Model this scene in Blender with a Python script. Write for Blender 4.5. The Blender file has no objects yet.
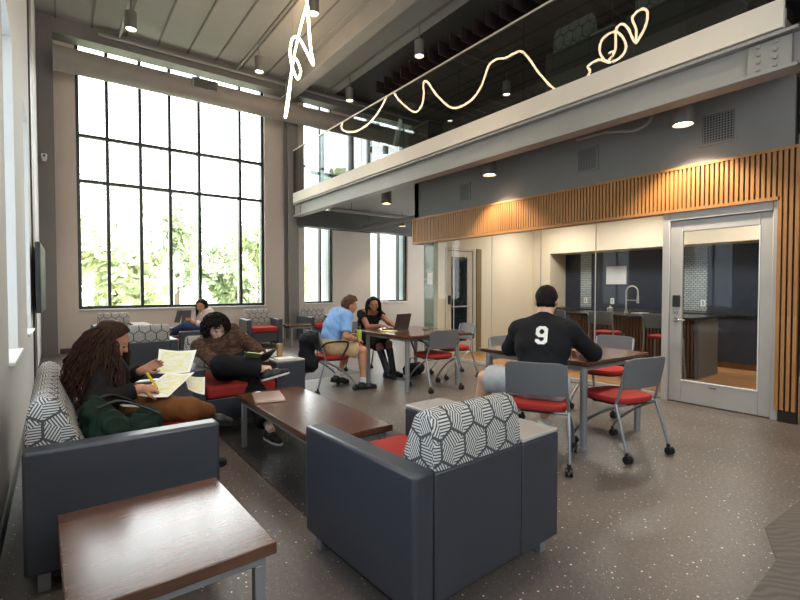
import bpy, bmesh, math, random
import numpy as np
from mathutils import Vector, Matrix
PI = math.pi
S = bpy.context.scene
COL = S.collection
R = math.radians

# ------------------------------------------------------------------ materials
def lin(c):
    return tuple((x/12.92 if x <= .04045 else ((x+.055)/1.055)**2.4) for x in [v/255. for v in c])
MATS = {}
class NT:
    def __init__(s, name):
        s.m = bpy.data.materials.new(name); s.m.use_nodes = True
        s.t = s.m.node_tree; s.t.nodes.clear()
        s.out = s.t.nodes.new('ShaderNodeOutputMaterial')
    def n(s, typ, **kw):
        nd = s.t.nodes.new(typ)
        for k, v in kw.items(): setattr(nd, k, v)
        return nd
    def l(s, a, b): s.t.links.new(a, b)
    def inp(s, sock, v):
        if v is None: return
        if isinstance(v, bpy.types.NodeSocket): s.l(v, sock)
        else: sock.default_value = v
    def math(s, op, a, b=None, c=None):
        nd = s.n('ShaderNodeMath', operation=op)
        s.inp(nd.inputs[0], a); s.inp(nd.inputs[1], b); s.inp(nd.inputs[2], c)
        return nd.outputs[0]
    def mix(s, f, a, b):
        nd = s.n('ShaderNodeMix', data_type='RGBA')
        s.inp(nd.inputs[0], f)
        s.inp(nd.inputs[6], a if isinstance(a, bpy.types.NodeSocket) else (*a, 1))
        s.inp(nd.inputs[7], b if isinstance(b, bpy.types.NodeSocket) else (*b, 1))
        return nd.outputs[2]
    def coord(s, kind='Object', scale=(1, 1, 1), rot=(0, 0, 0)):
        tc = s.n('ShaderNodeTexCoord'); mp = s.n('ShaderNodeMapping')
        mp.inputs['Scale'].default_value = scale; mp.inputs['Rotation'].default_value = rot
        s.l(tc.outputs[kind], mp.inputs[0]); return mp.outputs[0]
    def noise(s, vec, scale, detail=3, rough=.55):
        nd = s.n('ShaderNodeTexNoise'); nd.inputs['Scale'].default_value = scale
        nd.inputs['Detail'].default_value = detail; nd.inputs['Roughness'].default_value = rough
        s.l(vec, nd.inputs['Vector']); return nd.outputs[0]
    def ramp(s, f, a, b):
        nd = s.n('ShaderNodeMapRange'); nd.clamp = True
        s.inp(nd.inputs[0], f); nd.inputs[1].default_value = a; nd.inputs[2].default_value = b
        return nd.outputs[0]
    def bump(s, h, strength=.2, dist=.002):
        nd = s.n('ShaderNodeBump'); nd.inputs['Strength'].default_value = strength
        nd.inputs['Distance'].default_value = dist; s.l(h, nd.inputs['Height']); return nd.outputs[0]
    def bsdf(s, col, rough=.5, metal=0., normal=None, spec=.5, **kw):
        nd = s.n('ShaderNodeBsdfPrincipled')
        s.inp(nd.inputs['Base Color'], col if isinstance(col, bpy.types.NodeSocket) else (*col, 1))
        s.inp(nd.inputs['Roughness'], rough); s.inp(nd.inputs['Metallic'], metal)
        nd.inputs['Specular IOR Level'].default_value = spec
        if normal is not None: s.l(normal, nd.inputs['Normal'])
        for k, v in kw.items(): s.inp(nd.inputs[k], v)
        s.l(nd.outputs[0], s.out.inputs[0]); return nd

def mat(name, rgb, rough=.5, metal=0., var=.06, scale=4., bump=0., bscale=200., spec=.5, stretch=(1, 1, 1), raw=False):
    if name in MATS: return MATS[name]
    t = NT(name); c = rgb if raw else lin(rgb)
    v = t.coord(scale=stretch)
    nz = t.ramp(t.noise(v, scale), .25, .75)
    col = t.mix(nz, tuple(x*(1-var) for x in c), tuple(min(1, x*(1+var)) for x in c))
    nm = None
    if bump: nm = t.bump(t.noise(t.coord(), bscale, 2), bump, .001)
    t.bsdf(col, rough, metal, nm, spec)
    MATS[name] = t.m; return t.m

def mat_wood(name, a, b, axis='Y', rough=.3, pitch=.09, scale=1., bump=.05, spec=.5):
    if name in MATS: return MATS[name]
    t = NT(name)
    st = {'X': (1.2, 14, 14), 'Y': (14, 1.2, 14), 'Z': (14, 14, 1.2)}[axis]
    v = t.coord(scale=tuple(x*scale for x in st))
    g = t.ramp(t.noise(v, 2.2, 6, .65), .3, .72)
    sp = t.n('ShaderNodeSeparateXYZ'); t.l(t.coord(), sp.inputs[0])
    across = {'X': 1, 'Y': 0, 'Z': 0}[axis]; along = {'X': 0, 'Y': 1, 'Z': 2}[axis]
    st_i = t.math('FLOOR', t.math('DIVIDE', sp.outputs[across], pitch))
    wn = t.n('ShaderNodeTexWhiteNoise', noise_dimensions='2D')
    cb = t.n('ShaderNodeCombineXYZ'); t.l(st_i, cb.inputs[0])
    t.l(t.math('FLOOR', t.math('DIVIDE', t.math('ADD', sp.outputs[along], t.math('MULTIPLY', st_i, .37)), .8)), cb.inputs[1])
    t.l(cb.outputs[0], wn.inputs['Vector'])
    f = t.math('ADD', t.math('MULTIPLY', g, .6), t.math('MULTIPLY', wn.outputs[0], .42))
    col = t.mix(f, lin(a), lin(b))
    t.bsdf(col, rough, 0, t.bump(g, bump, .001), spec)
    MATS[name] = t.m; return t.m

def mat_hex(name, a=(74, 72, 73), b=(192, 190, 186), size=.135):
    """upholstery: hexagons whose three rhombi carry stripes in three directions"""
    if name in MATS: return MATS[name]
    t = NT(name)
    tc = t.n('ShaderNodeTexCoord'); sp = t.n('ShaderNodeSeparateXYZ'); t.l(tc.outputs['UV'], sp.inputs[0])
    x = t.math('DIVIDE', sp.outputs[0], size); y = t.math('DIVIDE', sp.outputs[1], size)
    r3 = math.sqrt(3.)
    def fold(v, s, o):
        return t.math('SUBTRACT', t.math('FLOORED_MODULO', t.math('ADD', v, o), s), s/2)
    ax, ay = fold(x, 1., 0), fold(y, r3, 0)
    bx, by = fold(x, 1., .5), fold(y, r3, r3/2)
    da = t.math('ADD', t.math('MULTIPLY', ax, ax), t.math('MULTIPLY', ay, ay))
    db = t.math('ADD', t.math('MULTIPLY', bx, bx), t.math('MULTIPLY', by, by))
    sel = t.math('LESS_THAN', da, db)
    def pick(p, q): return t.math('ADD', t.math('MULTIPLY', p, sel), t.math('MULTIPLY', q, t.math('SUBTRACT', 1., sel)))
    hx, hy = pick(ax, bx), pick(ay, by)
    adx, ady = t.math('ABSOLUTE', hx), t.math('ABSOLUTE', hy)
    edge = t.math('MAXIMUM', adx, t.math('ADD', t.math('MULTIPLY', adx, .5), t.math('MULTIPLY', ady, r3/2)))
    line = t.math('GREATER_THAN', edge, .455)
    ang = t.math('FLOORED_MODULO', t.math('ADD', t.math('ARCTAN2', hy, hx), PI/2), 2*PI)
    s1 = t.math('LESS_THAN', ang, 2*PI/3)
    s3 = t.math('GREATER_THAN', ang, 4*PI/3)
    s2 = t.math('SUBTRACT', 1., t.math('ADD', s1, s3))
    def stripe(th):
        u = t.math('ADD', t.math('MULTIPLY', hx, math.cos(th)), t.math('MULTIPLY', hy, math.sin(th)))
        return t.math('GREATER_THAN', t.math('FLOORED_MODULO', t.math('MULTIPLY', u, 11.), 1.), .47)
    st = t.math('ADD', t.math('ADD', t.math('MULTIPLY', s1, stripe(R(90))), t.math('MULTIPLY', s2, stripe(R(30)))), t.math('MULTIPLY', s3, stripe(R(150))))
    f = t.math('MULTIPLY', st, t.math('SUBTRACT', 1., line))
    nz = t.noise(t.coord(), 400, 2)
    t.bsdf(t.mix(f, lin(a), lin(b)), .85, 0, t.bump(nz, .3, .001), .25)
    MATS[name] = t.m; return t.m

def mat_glass(name, tint=(.95, .97, .96), k=1.7, rough=0.):
    if name in MATS: return MATS[name]
    t = NT(name)
    tr = t.n('ShaderNodeBsdfTransparent'); tr.inputs[0].default_value = (*tint, 1)
    gl = t.n('ShaderNodeBsdfGlossy'); gl.inputs['Roughness'].default_value = rough
    lw = t.n('ShaderNodeLayerWeight'); lw.inputs[0].default_value = .5; ge = t.n('ShaderNodeNewGeometry')
    mx = t.n('ShaderNodeMixShader')
    f = t.math('ADD', .043, t.math('MULTIPLY', .957, t.math('POWER', lw.outputs[1], 5.)))
    f = t.math('MINIMUM', t.math('MULTIPLY', f, k), 1.)
    t.l(t.math('MULTIPLY', f, t.math('SUBTRACT', 1., ge.outputs['Backfacing'])), mx.inputs[0])
    t.l(tr.outputs[0], mx.inputs[1]); t.l(gl.outputs[0], mx.inputs[2]); t.l(mx.outputs[0], t.out.inputs[0])
    MATS[name] = t.m; return t.m

def mat_emit(name, rgb, strength):
    if name in MATS: return MATS[name]
    t = NT(name); e = t.n('ShaderNodeEmission'); e.inputs[0].default_value = (*lin(rgb), 1); e.inputs[1].default_value = strength
    t.l(e.outputs[0], t.out.inputs[0]); MATS[name] = t.m; return t.m

# ------------------------------------------------------------------ mesh builder
class MB:
    def __init__(s): s.v = []; s.f = []; s.mi = []; s.cur = 0
    def add(s, vs, fs):
        o = len(s.v); s.v += [tuple(p) for p in vs]; s.f += [tuple(i+o for i in f) for f in fs]; s.mi += [s.cur]*len(fs); return s
    def box(s, x0, x1, y0, y1, z0, z1, M=None):
        vs = [Vector(p) for p in ((x0, y0, z0), (x1, y0, z0), (x1, y1, z0), (x0, y1, z0), (x0, y0, z1), (x1, y0, z1), (x1, y1, z1), (x0, y1, z1))]
        if M is not None: vs = [M @ p for p in vs]
        return s.add(vs, [(0, 3, 2, 1), (4, 5, 6, 7), (0, 1, 5, 4), (1, 2, 6, 5), (2, 3, 7, 6), (3, 0, 4, 7)])
    def rings(s, rings, cap=True, closed=False):
        n = len(rings[0]); vs = [p for r in rings for p in r]; fs = []
        m = len(rings)
        for i in range(m if closed else m-1):
            a = i*n; b = ((i+1) % m)*n
            for k in range(n):
                fs.append((a+k, a+(k+1) % n, b+(k+1) % n, b+k))
        if cap and not closed:
            fs.append(tuple(range(n-1, -1, -1))); fs.append(tuple((m-1)*n+k for k in range(n)))
        return s.add(vs, fs)
    def tube(s, path, r, n=10, closed=False, cap=True, flat=None):
        P = [Vector(p) for p in path]; rs = r if isinstance(r, (list, tuple)) else [r]*len(P)
        m = len(P); T = []
        for i in range(m):
            a = P[(i-1) % m] if (closed or i > 0) else P[0]; b = P[(i+1) % m] if (closed or i < m-1) else P[-1]
            T.append((b-a).normalized() if (b-a).length > 1e-9 else Vector((0, 0, 1)))
        up = Vector((0, 0, 1)) if abs(T[0].z) < .9 else Vector((0, 1, 0))
        N = T[0].cross(up).normalized(); rings = []
        for i in range(m):
            N = (N - T[i]*N.dot(T[i]))
            N = N.normalized() if N.length > 1e-6 else T[i].orthogonal().normalized()
            B = T[i].cross(N)
            rings.append([P[i] + (N*math.cos(2*PI*k/n) + B*math.sin(2*PI*k/n)*(flat or 1.))*rs[i] for k in range(n)])
        return s.rings(rings, cap, closed)
    def cyl(s, a, b, r, r2=None, n=16):
        return s.tube([a, b], [r, r if r2 is None else r2], n)
    def lathe(s, prof, c=(0, 0, 0), n=20, M=None):
        rings = []
        for r, z in prof:
            ring = [Vector((r*math.cos(2*PI*k/n), r*math.sin(2*PI*k/n), z)) for k in range(n)]
            if M is not None: ring = [M @ p for p in ring]
            rings.append([p + Vector(c) for p in ring])
        return s.rings(rings)
    def prism(s, poly, axis, a, b):
        """poly of 2D points extruded along axis between a and b"""
        def P(u, w, h):
            return {'x': (h, u, w), 'y': (u, h, w), 'z': (u, w, h)}[axis]
        return s.rings([[P(u, w, a) for u, w in poly], [P(u, w, b) for u, w in poly]])
    def sheet(s, rows, th=0.):
        """grid of points rows[i][j]; thickness along local normal"""
        n = len(rows); m = len(rows[0]); vs = [Vector(p) for r in rows for p in r]
        fs = [(i*m+j, i*m+j+1, (i+1)*m+j+1, (i+1)*m+j) for i in range(n-1) for j in range(m-1)]
        if not th: return s.add(vs, fs)
        nrm = []
        for i in range(n):
            for j in range(m):
                du = Vector(rows[i][min(j+1, m-1)])-Vector(rows[i][max(j-1, 0)]); dv = Vector(rows[min(i+1, n-1)][j])-Vector(rows[max(i-1, 0)][j])
                nrm.append(du.cross(dv).normalized())
        V2 = [p+q*th for p, q in zip(vs, nrm)]
        k = n*m
        fs2 = [tuple(reversed(f)) for f in fs] + [tuple(i+k for i in f) for f in fs]
        edge = [j for j in range(m)] + [i*m+m-1 for i in range(1, n)] + [(n-1)*m+j for j in range(m-2, -1, -1)] + [i*m for i in range(n-2, 0, -1)]
        for i in range(len(edge)):
            a, b = edge[i], edge[(i+1) % len(edge)]; fs2.append((a, b, b+k, a+k))
        return s.add(vs+V2, fs2)
    def ball(s, c, r, n=12, m=8, M=None):
        rr = r if isinstance(r, (tuple, list)) else (r, r, r); rings = []
        for i in range(m+1):
            th = PI*(i/m)*.998+.001*PI
            ring = [Vector((rr[0]*math.sin(th)*math.cos(2*PI*k/n), rr[1]*math.sin(th)*math.sin(2*PI*k/n), -rr[2]*math.cos(th))) for k in range(n)]
            if M is not None: ring = [M @ p for p in ring]
            rings.append([p+Vector(c) for p in ring])
        return s.rings(rings)
    def build(s, name, m, parent=None, bevel=0., seg=2, smooth=True, uv=False, xf=None, angle=40):
        me = bpy.data.meshes.new(name)
        vs = s.v if xf is None else [tuple(xf @ Vector(p)) for p in s.v]
        me.from_pydata(vs, [], s.f)
        ms = m if isinstance(m, (list, tuple)) else [m]
        for q in ms: me.materials.append(q)
        if len(ms) > 1: me.polygons.foreach_set('material_index', s.mi)
        bm = bmesh.new(); bm.from_mesh(me); bmesh.ops.recalc_face_normals(bm, faces=bm.faces); bm.to_mesh(me); bm.free()
        if smooth:
            me.polygons.foreach_set('use_smooth', [True]*len(me.polygons))
            try: me.set_sharp_from_angle(angle=R(angle))
            except Exception: pass
        if uv: box_uv(me)
        o = bpy.data.objects.new(name, me); COL.objects.link(o)
        if parent is not None: o.parent = parent
        if bevel:
            b = o.modifiers.new('bevel', 'BEVEL'); b.width = bevel; b.segments = seg; b.limit_method = 'ANGLE'; b.angle_limit = R(35)
            b.harden_normals = False
        return o
def box_uv(me):
    uvl = me.uv_layers.new(name='UVMap')
    for p in me.polygons:
        n = p.normal; a = [abs(n.x), abs(n.y), abs(n.z)]; k = a.index(max(a))
        for li in p.loop_indices:
            c = me.vertices[me.loops[li].vertex_index].co
            uvl.data[li].uv = (c.y, c.z) if k == 0 else ((c.x, c.z) if k == 1 else (c.x, c.y))
def thing(name, label, cat, loc=(0, 0, 0), rz=0., group=None):
    o = bpy.data.objects.new(name, None); COL.objects.link(o); o.empty_display_size = .1
    o.location = loc; o.rotation_euler = (0, 0, rz)
    return tag(o, label, cat, group)
def tag(o, label, cat, group=None):
    o['label'] = label; o['category'] = cat
    if group: o['group'] = group
    return o
def struct(o, label=None, cat=None):
    o['kind'] = 'structure'
    if label: o['label'] = label
    if cat: o['category'] = cat
    return o
def copy_tree(o, loc=None, rz=None, label=None, parent=None):
    c = o.copy(); COL.objects.link(c)
    if parent is not None: c.parent = parent
    for ch in list(o.children): copy_tree(ch, parent=c)
    if loc is not None: c.location = loc
    if rz is not None: c.rotation_euler = (0, 0, rz)
    if label: c['label'] = label
    return c
def bz(a, b, c, d, n=8):
    a, b, c, d = map(Vector, (a, b, c, d))
    return [a*(1-t)**3 + b*3*t*(1-t)**2 + c*3*t*t*(1-t) + d*t**3 for t in [i/n for i in range(n+1)]]
def crom(P, n=6, closed=False):
    P = [Vector(p) for p in P]; m = len(P); out = []
    for i in range(m if closed else m-1):
        g = lambda k: P[k % m] if closed else P[max(0, min(m-1, k))]
        p0, p1, p2, p3 = g(i-1), g(i), g(i+1), g(i+2)
        for k in range(n):
            t = k/n
            out.append(.5*((2*p1)+(p2-p0)*t+(2*p0-5*p1+4*p2-p3)*t*t+(3*p1-p0-3*p2+p3)*t**3))
    if not closed: out.append(P[-1])
    return out
def XF(loc=(0, 0, 0), rot=(0, 0, 0)):
    from mathutils import Euler
    return Matrix.Translation(Vector(loc)) @ Euler(rot).to_matrix().to_4x4()

# ------------------------------------------------------------------ camera, world, view
H = 1.35; YAW = R(36.4); PIT = R(1.48)
cam = bpy.data.objects.new('camera', bpy.data.cameras.new('camera')); COL.objects.link(cam)
cam.data.sensor_width = 36; cam.data.lens = 465/800*36; cam.data.clip_start = .02; cam.data.clip_end = 400
cam.location = (0, 0, H); cam.rotation_euler = (PI/2-PIT, 0, -YAW)
S.camera = cam
S.view_settings.view_transform = 'Standard'; S.view_settings.look = 'None'
S.view_settings.gamma = 1; S.view_settings.use_curve_mapping = False
S.view_settings.exposure = 0.82
w = bpy.data.worlds.new('World'); S.world = w; w.use_nodes = True
wn = w.node_tree; wn.nodes.clear()
wo = wn.nodes.new('ShaderNodeOutputWorld'); wb = wn.nodes.new('ShaderNodeBackground')
wtc = wn.nodes.new('ShaderNodeTexCoord'); wsp = wn.nodes.new('ShaderNodeSeparateXYZ'); wr = wn.nodes.new('ShaderNodeValToRGB')
wn.links.new(wtc.outputs['Generated'], wsp.inputs[0]); wn.links.new(wsp.outputs[2], wr.inputs[0])
wr.color_ramp.elements[0].color = (.98, .985, 1, 1); wr.color_ramp.elements[1].color = (.92, .95, 1, 1)
wn.links.new(wr.outputs[0], wb.inputs[0]); wb.inputs[1].default_value = 6.0
wn.links.new(wb.outputs[0], wo.inputs[0])
def area(name, loc, rot, sx, sy, power, col=(1, 1, 1), portal=False, spread=None):
    l = bpy.data.lights.new(name, 'AREA'); l.shape = 'RECTANGLE'; l.size = sx; l.size_y = sy; l.energy = power; l.color = col
    if spread: l.spread = spread
    if portal: l.cycles.is_portal = True
    o = bpy.data.objects.new(name, l); COL.objects.link(o); o.location = loc; o.rotation_euler = rot; return o
def spot(name, loc, power, ang=80, col=(1, .86, .68), rad=.04, blend=.5, rot=(0, 0, 0)):
    l = bpy.data.lights.new(name, 'SPOT'); l.energy = power; l.spot_size = R(ang); l.spot_blend = blend; l.color = col; l.shadow_soft_size = rad
    o = bpy.data.objects.new(name, l); COL.objects.link(o); o.location = loc; o.rotation_euler = rot; return o
# ------------------------------------------------------------------ setting materials
M_wallwin = mat('warm_white_paint', (206, 192, 180), .8, var=.02)
M_wallleft = mat('pale_grey_paint', (205, 203, 200), .75, var=.02)
M_taupe = mat('taupe_paint', (116, 111, 108), .7, var=.03)
M_greywall = mat('mid_grey_gypsum', (122, 119, 117), .8, var=.02)
M_cream = mat('cream_paint', (214, 202, 182), .8, var=.02)
M_ceil = mat('grey_deck_ceiling', (150, 146, 142), .8, var=.03)
M_ceildark = mat('charcoal_ceiling', (52, 50, 50), .8, var=.03)
M_steel = mat('grey_painted_steel', (148, 144, 139), .5, var=.03)
M_fascia = mat('off_white_fascia', (218, 206, 190), .55, var=.02)
M_black = mat('black_frame', (22, 23, 26), .4, var=.05)
M_fin = mat('silver_fin', (172, 178, 182), .4, .2, var=.03)
M_white = mat('white_metal', (228, 228, 226), .45, var=.02)
M_alu = mat('grey_door_metal', (172, 169, 166), .45, .05, var=.03)
M_basebd = mat('dark_rubber_base', (66, 62, 60), .6)
M_lglass = mat_glass('tinted_window_glass', (.50, .54, .56), .8)
M_glass = mat_glass('window_glass', (.96, .98, .97), 1.6)
M_rail = mat_glass('railing_glass', (.54, .60, .58), 1.9)
M_part = mat_glass('partition_glass', (.90, .92, .91), .5)
M_slat = mat_wood('oak_slat', (148, 100, 54), (182, 130, 76), 'Z', .45, .045)
M_darkback = mat('dark_felt_backing', (38, 30, 24), .9)
M_darkred = mat('dark_maroon_felt', (46, 28, 28), .9, var=.1)
M_chrome = mat('polished_chrome', (205, 206, 208), .15, 1., var=.02)
M_bplast = mat('black_plastic', (24, 24, 25), .45)
M_led = mat_emit('led_tube_glow', (255, 222, 182), 11.0)
M_lamp = mat_emit('lamp_disc_glow', (255, 226, 190), 14.0)

def floor_mat(name='speckled_rubber_floor', c1=(92, 83, 78), c2=(113, 102, 95), c3=(72, 66, 62), white=(226, 221, 214)):
    t = NT(name); v = t.coord()
    base = t.mix(t.ramp(t.noise(v, .9, 3), .3, .7), lin(c1), lin(c2))
    fine = t.ramp(t.noise(v, 45, 4, .7), .35, .65)
    base = t.mix(t.math('MULTIPLY', fine, .5), base, lin(c3))
    vo = t.n('ShaderNodeTexVoronoi', feature='F1'); vo.inputs['Scale'].default_value = 30; t.l(v, vo.inputs['Vector'])
    wn_ = t.n('ShaderNodeTexWhiteNoise', noise_dimensions='3D'); t.l(vo.outputs['Color'], wn_.inputs['Vector'])
    rad = t.math('ADD', .03, t.math('MULTIPLY', wn_.outputs[0], .14))
    sp = t.math('MULTIPLY', t.math('LESS_THAN', vo.outputs['Distance'], rad), t.math('GREATER_THAN', wn_.outputs[0], .3))
    vo2 = t.n('ShaderNodeTexVoronoi', feature='F1'); vo2.inputs['Scale'].default_value = 62; t.l(v, vo2.inputs['Vector'])
    f = t.math('MAXIMUM', sp, t.math('MULTIPLY', t.math('LESS_THAN', vo2.outputs['Distance'], .12), .55))
    t.bsdf(t.mix(f, base, lin(white)), t.math('ADD', .33, t.math('MULTIPLY', fine, .12)), 0, t.bump(t.noise(v, 60, 2), .05, .001), .55)
    return t.m
M_floor = floor_mat()
def carpet_mat(name, a, b, wave=False):
    t = NT(name); v = t.coord()
    f = t.ramp(t.noise(v, 120, 3), .3, .7)
    if wave:
        wv = t.n('ShaderNodeTexWave', wave_type='BANDS', bands_direction='DIAGONAL'); wv.inputs['Scale'].default_value = 9; wv.inputs['Distortion'].default_value = 9; wv.inputs['Detail'].default_value = 1
        wv.inputs['Detail Scale'].default_value = .6
        t.l(v, wv.inputs['Vector']); f = t.math('ADD', t.math('MULTIPLY', f, .3), t.math('MULTIPLY', wv.outputs[1], .7))
    t.bsdf(t.mix(f, lin(a), lin(b)), .9, 0, t.bump(t.noise(v, 300, 2), .5, .002), .15); return t.m

# ------------------------------------------------------------------ shell
YW = 11.8; XL = -.26; YB = -4.0; XR = 12.0; ZC = 6.65; XK = 5.9
def B(*a): return MB().box(*a)
struct(B(XL-.5, XR, YB, YW+.3, -.2, 0).build('floor', M_floor, smooth=False), 'speckled taupe rubber floor of the lounge', 'floor')
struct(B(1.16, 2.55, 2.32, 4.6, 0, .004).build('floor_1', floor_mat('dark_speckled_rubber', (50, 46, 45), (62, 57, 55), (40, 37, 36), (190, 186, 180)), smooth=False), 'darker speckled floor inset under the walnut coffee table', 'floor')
struct(B(2.3, 3.9, 6.3, 9.3, 0, .004).build('floor_2', carpet_mat('blue_grey_carpet', (92, 96, 102), (118, 121, 126)), smooth=False), 'blue grey carpet inset beyond the seated groups', 'floor')
struct(MB().prism([(2.36, -.5), (2.36, .70), (2.85, .72), (3.18, .86), (3.75, .84), (3.75, -.5)], 'z', 0, .004).build('floor_3', carpet_mat('wave_carpet', (96, 88, 82), (114, 105, 98), True), smooth=False), 'wave patterned carpet inset at the bottom right corner', 'floor')

# window wall with three tall openings
WINS = [(.36, 4.36, .90, 6.60), (5.45, 6.33, .93, 6.60), (7.60, 9.00, .93, 6.60)]
mb = MB(); xs = XL-.5
for (a, b, z0, z1) in WINS:
    mb.box(xs, a, YW, YW+.30, 0, ZC); mb.box(a, b, YW, YW+.30, 0, z0); mb.box(a, b, YW, YW+.30, z1, ZC); xs = b
mb.box(xs, XR, YW, YW+.30, 0, ZC)
struct(mb.build('wall_window', M_wallwin, smooth=False), 'warm white end wall with three tall windows', 'wall')
def window(n, a, b, z0, z1, mull, trans, label, fins=.5):
    root = struct(thing('window_%d' % n, label, 'window', ((a+b)/2, YW+.1, z0)))
    cx, cy, cz = (a+b)/2, YW+.1, z0
    f = MB(); t = .065 if b-a > 3 else .045
    for x in [a+t/2]+mull+[b-t/2]: f.box(x-t/2-cx, x+t/2-cx, -.02, .10, 0, z1-z0)
    for z in [z0+t/2]+trans+[z1-t/2]: f.box(a-cx, b-cx, -.019, .099, z-t/2-cz, z+t/2-cz)
    f.build('frame', M_black, root, .004, 1)
    B(a-cx, b-cx, .03, .038, 0, z1-z0).build('glass_pane', M_glass, root, smooth=False)
    B(a-cx-.0, b-cx+.0, -.14, -.02, -.022, .003).build('sill', M_white, root, .004, 1)
    if fins:
        g = MB()
        for x in mull+[b-.02]: g.box(x-.02-cx, x+.02-cx, .102, .10+fins, 0, z1-z0)
        g.build('sun_fin', M_fin, root, smooth=False)
    return root
window(1, *WINS[0], [.92, 1.55, 2.15, 2.79, 3.76], [3.61, 4.56], 'tall black framed window wall of gridded panes behind the sofas', .12)
window(2, *WINS[1], [5.98], [3.75, 4.7], 'narrow tall window behind the man in the blue shirt', .45)
window(3, *WINS[2], [7.98, 8.70], [3.75, 4.7], 'tall window behind the woman with the laptop', .45)

# left wall with deep windows
LW = [(-2.9, -1.1), (-.6, .9), (1.2, 2.75), (3.95, 4.85), (6.3, 7.2)]
UW = [(.1, 1.5), (1.8, 3.2), (3.5, 4.7)]  # unseen upper windows behind the camera, added to light the window wall
mb = MB(); ys = YB; z0, z1 = .86, 3.35
for a, b in LW:
    mb.box(XL-.30, XL, ys, a, 0, 3.8); mb.box(XL-.30, XL, a, b, 0, z0); mb.box(XL-.30, XL, a, b, z1, 3.8); ys = b
mb.box(XL-.30, XL, ys, YW, 0, 3.8); mb.box(XL-.30, XL, YB, YW, 3.8, ZC)
struct(mb.build('wall_left', M_wallleft, smooth=False), 'pale grey left wall with deep window recesses', 'wall')
for i, (a, b) in enumerate(LW):
    root = struct(thing('window_%d' % (4+i), ['window in the left wall far behind the camera', 'window in the left wall beside the camera', 'left wall window beside the sofa arm', 'deep window recess in the left wall nearest in view', 'deep window recess in the left wall beyond the sofa'][i], 'window', (XL-.2, (a+b)/2, z0)))
    h = (b-a)/2; f = MB()
    for y in (-h+.02, 0, h-.02): f.box(-.06, .0, y-.02, y+.02, 0, z1-z0)
    for z in (.02, z1-z0-.02): f.box(-.059, -.001, -h, h, z-.02, z+.02)
    f.build('frame', M_white, root, smooth=False)
    B(-.036, -.028, -h, h, 0, z1-z0).build('glass_pane', M_lglass, root, smooth=False)
    B(0, .235, -h-.02, h+.02, -.022, .003).build('sill', M_white, root, .004, 1)
for i, (a, b) in enumerate(UW):
    root = struct(thing('window_%d' % (20+i), ['left upper window in the wall behind the camera', 'middle upper window in the wall behind the camera', 'right upper window in the wall behind the camera'][i], 'window', ((a+b)/2, YB-.1, 3.2)))
    h = (b-a)/2; f = MB()
    for x in (-h+.02, 0, h-.02): f.box(x-.02, x+.02, -.03, .03, 0, 3.1)
    for z in (.02, 1.55, 3.08): f.box(-h, h, -.029, .029, z-.02, z+.02)
    f.build('frame', M_black, root, smooth=False)
    B(-h, h, -.004, .004, 0, 3.1).build('glass_pane', M_glass, root, smooth=False)
struct(B(XL, XL+.02, 7.75, 8.5, 0, ZC-.3).build('trim_1', mat('dark_brown_trim', (70, 48, 40), .5), smooth=False), 'dark brown full height reveal on the left wall', 'trim')
struct(MB().box(XL, XL+.012, YB, 7.74, 0, .10).box(XL, XL+.012, 8.52, 11.4, 0, .10).build('baseboard_left', M_basebd, smooth=False), 'dark rubber base along the left wall', 'baseboard')
struct(MB().box(.03, 4.8, YW-.012, YW, 0, .10).box(5.14, 9.0, YW-.012, YW, 0, .10).build('baseboard_window', M_basebd, smooth=False), 'dark rubber base under the tall windows', 'baseboard')
struct(B(XL, .0, 11.4, YW, 0, ZC).build('wall_pier', M_taupe, smooth=False), 'taupe pier in the far left corner', 'wall')
mb = MB().box(XL-.5, XR, YB-.2, YB, 0, 3.2).box(XL-.5, XR, YB-.2, YB, 6.3, ZC); xs = XL-.5
for a, b in UW: mb.box(xs, a, YB-.2, YB, 3.2, 6.3); xs = b
mb.box(xs, XR, YB-.2, YB, 3.2, 6.3)
struct(mb.build('wall_back', M_wallleft, smooth=False), 'wall behind the camera', 'wall')
struct(MB().box(XR, XR+.2, YB, 7.7, 0, ZC).box(XR, XR+.2, 11.2, YW+.3, 0, ZC).box(XR, XR+.2, 7.7, 11.2, 0, .9).box(XR, XR+.2, 7.7, 11.2, 3.3, ZC).build('wall_right', M_greywall, smooth=False), 'far right wall behind the kitchen and balcony', 'wall')
rw = struct(thing('window_30', 'window at the far right end of the corridor under the balcony', 'window', (XR+.1, 9.45, .9)))  # unseen window, added to brighten the far wall with daylight
f = MB()
for y in (-1.73, -.58, .58, 1.73): f.box(-.03, .03, y-.02, y+.02, 0, 2.4)
for z in (.02, 2.38): f.box(-.029, .029, -1.75, 1.75, z-.02, z+.02)
f.build('frame', M_black, rw, smooth=False)
B(-.004, .004, -1.75, 1.75, 0, 2.4).build('glass_pane', M_glass, rw, smooth=False)
# ceiling
struct(B(XL-.5, 6.2, YB-.2, YW+.3, ZC, ZC+.2).build('ceiling', M_ceil, smooth=False), 'grey panelled deck ceiling over the double height lounge', 'ceiling')
struct(B(6.2, XR+.2, YB-.2, YW+.3, ZC, ZC+.2).build('ceiling_1', M_ceildark, smooth=False), 'dark charcoal ceiling above the balcony', 'ceiling')
rib = MB()
for i in range(9):
    x = .05+.6*i; rib.box(x-.014, x+.014, YB, YW, ZC-.025, ZC)
struct(rib.build('trim_2', mat('ceiling_joint_grey', (110, 105, 100), .7), smooth=False), 'narrow joints between the ceiling deck panels', 'trim')
def ibeam_y(x, w, zb, zt, y0, y1, tf=.03, tw=.03):
    return MB().box(x-w/2, x+w/2, y0, y1, zb, zb+tf).box(x-w/2, x+w/2, y0, y1, zt-tf, zt).box(x-tw/2, x+tw/2, y0, y1, zb+tf, zt-tf)
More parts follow.
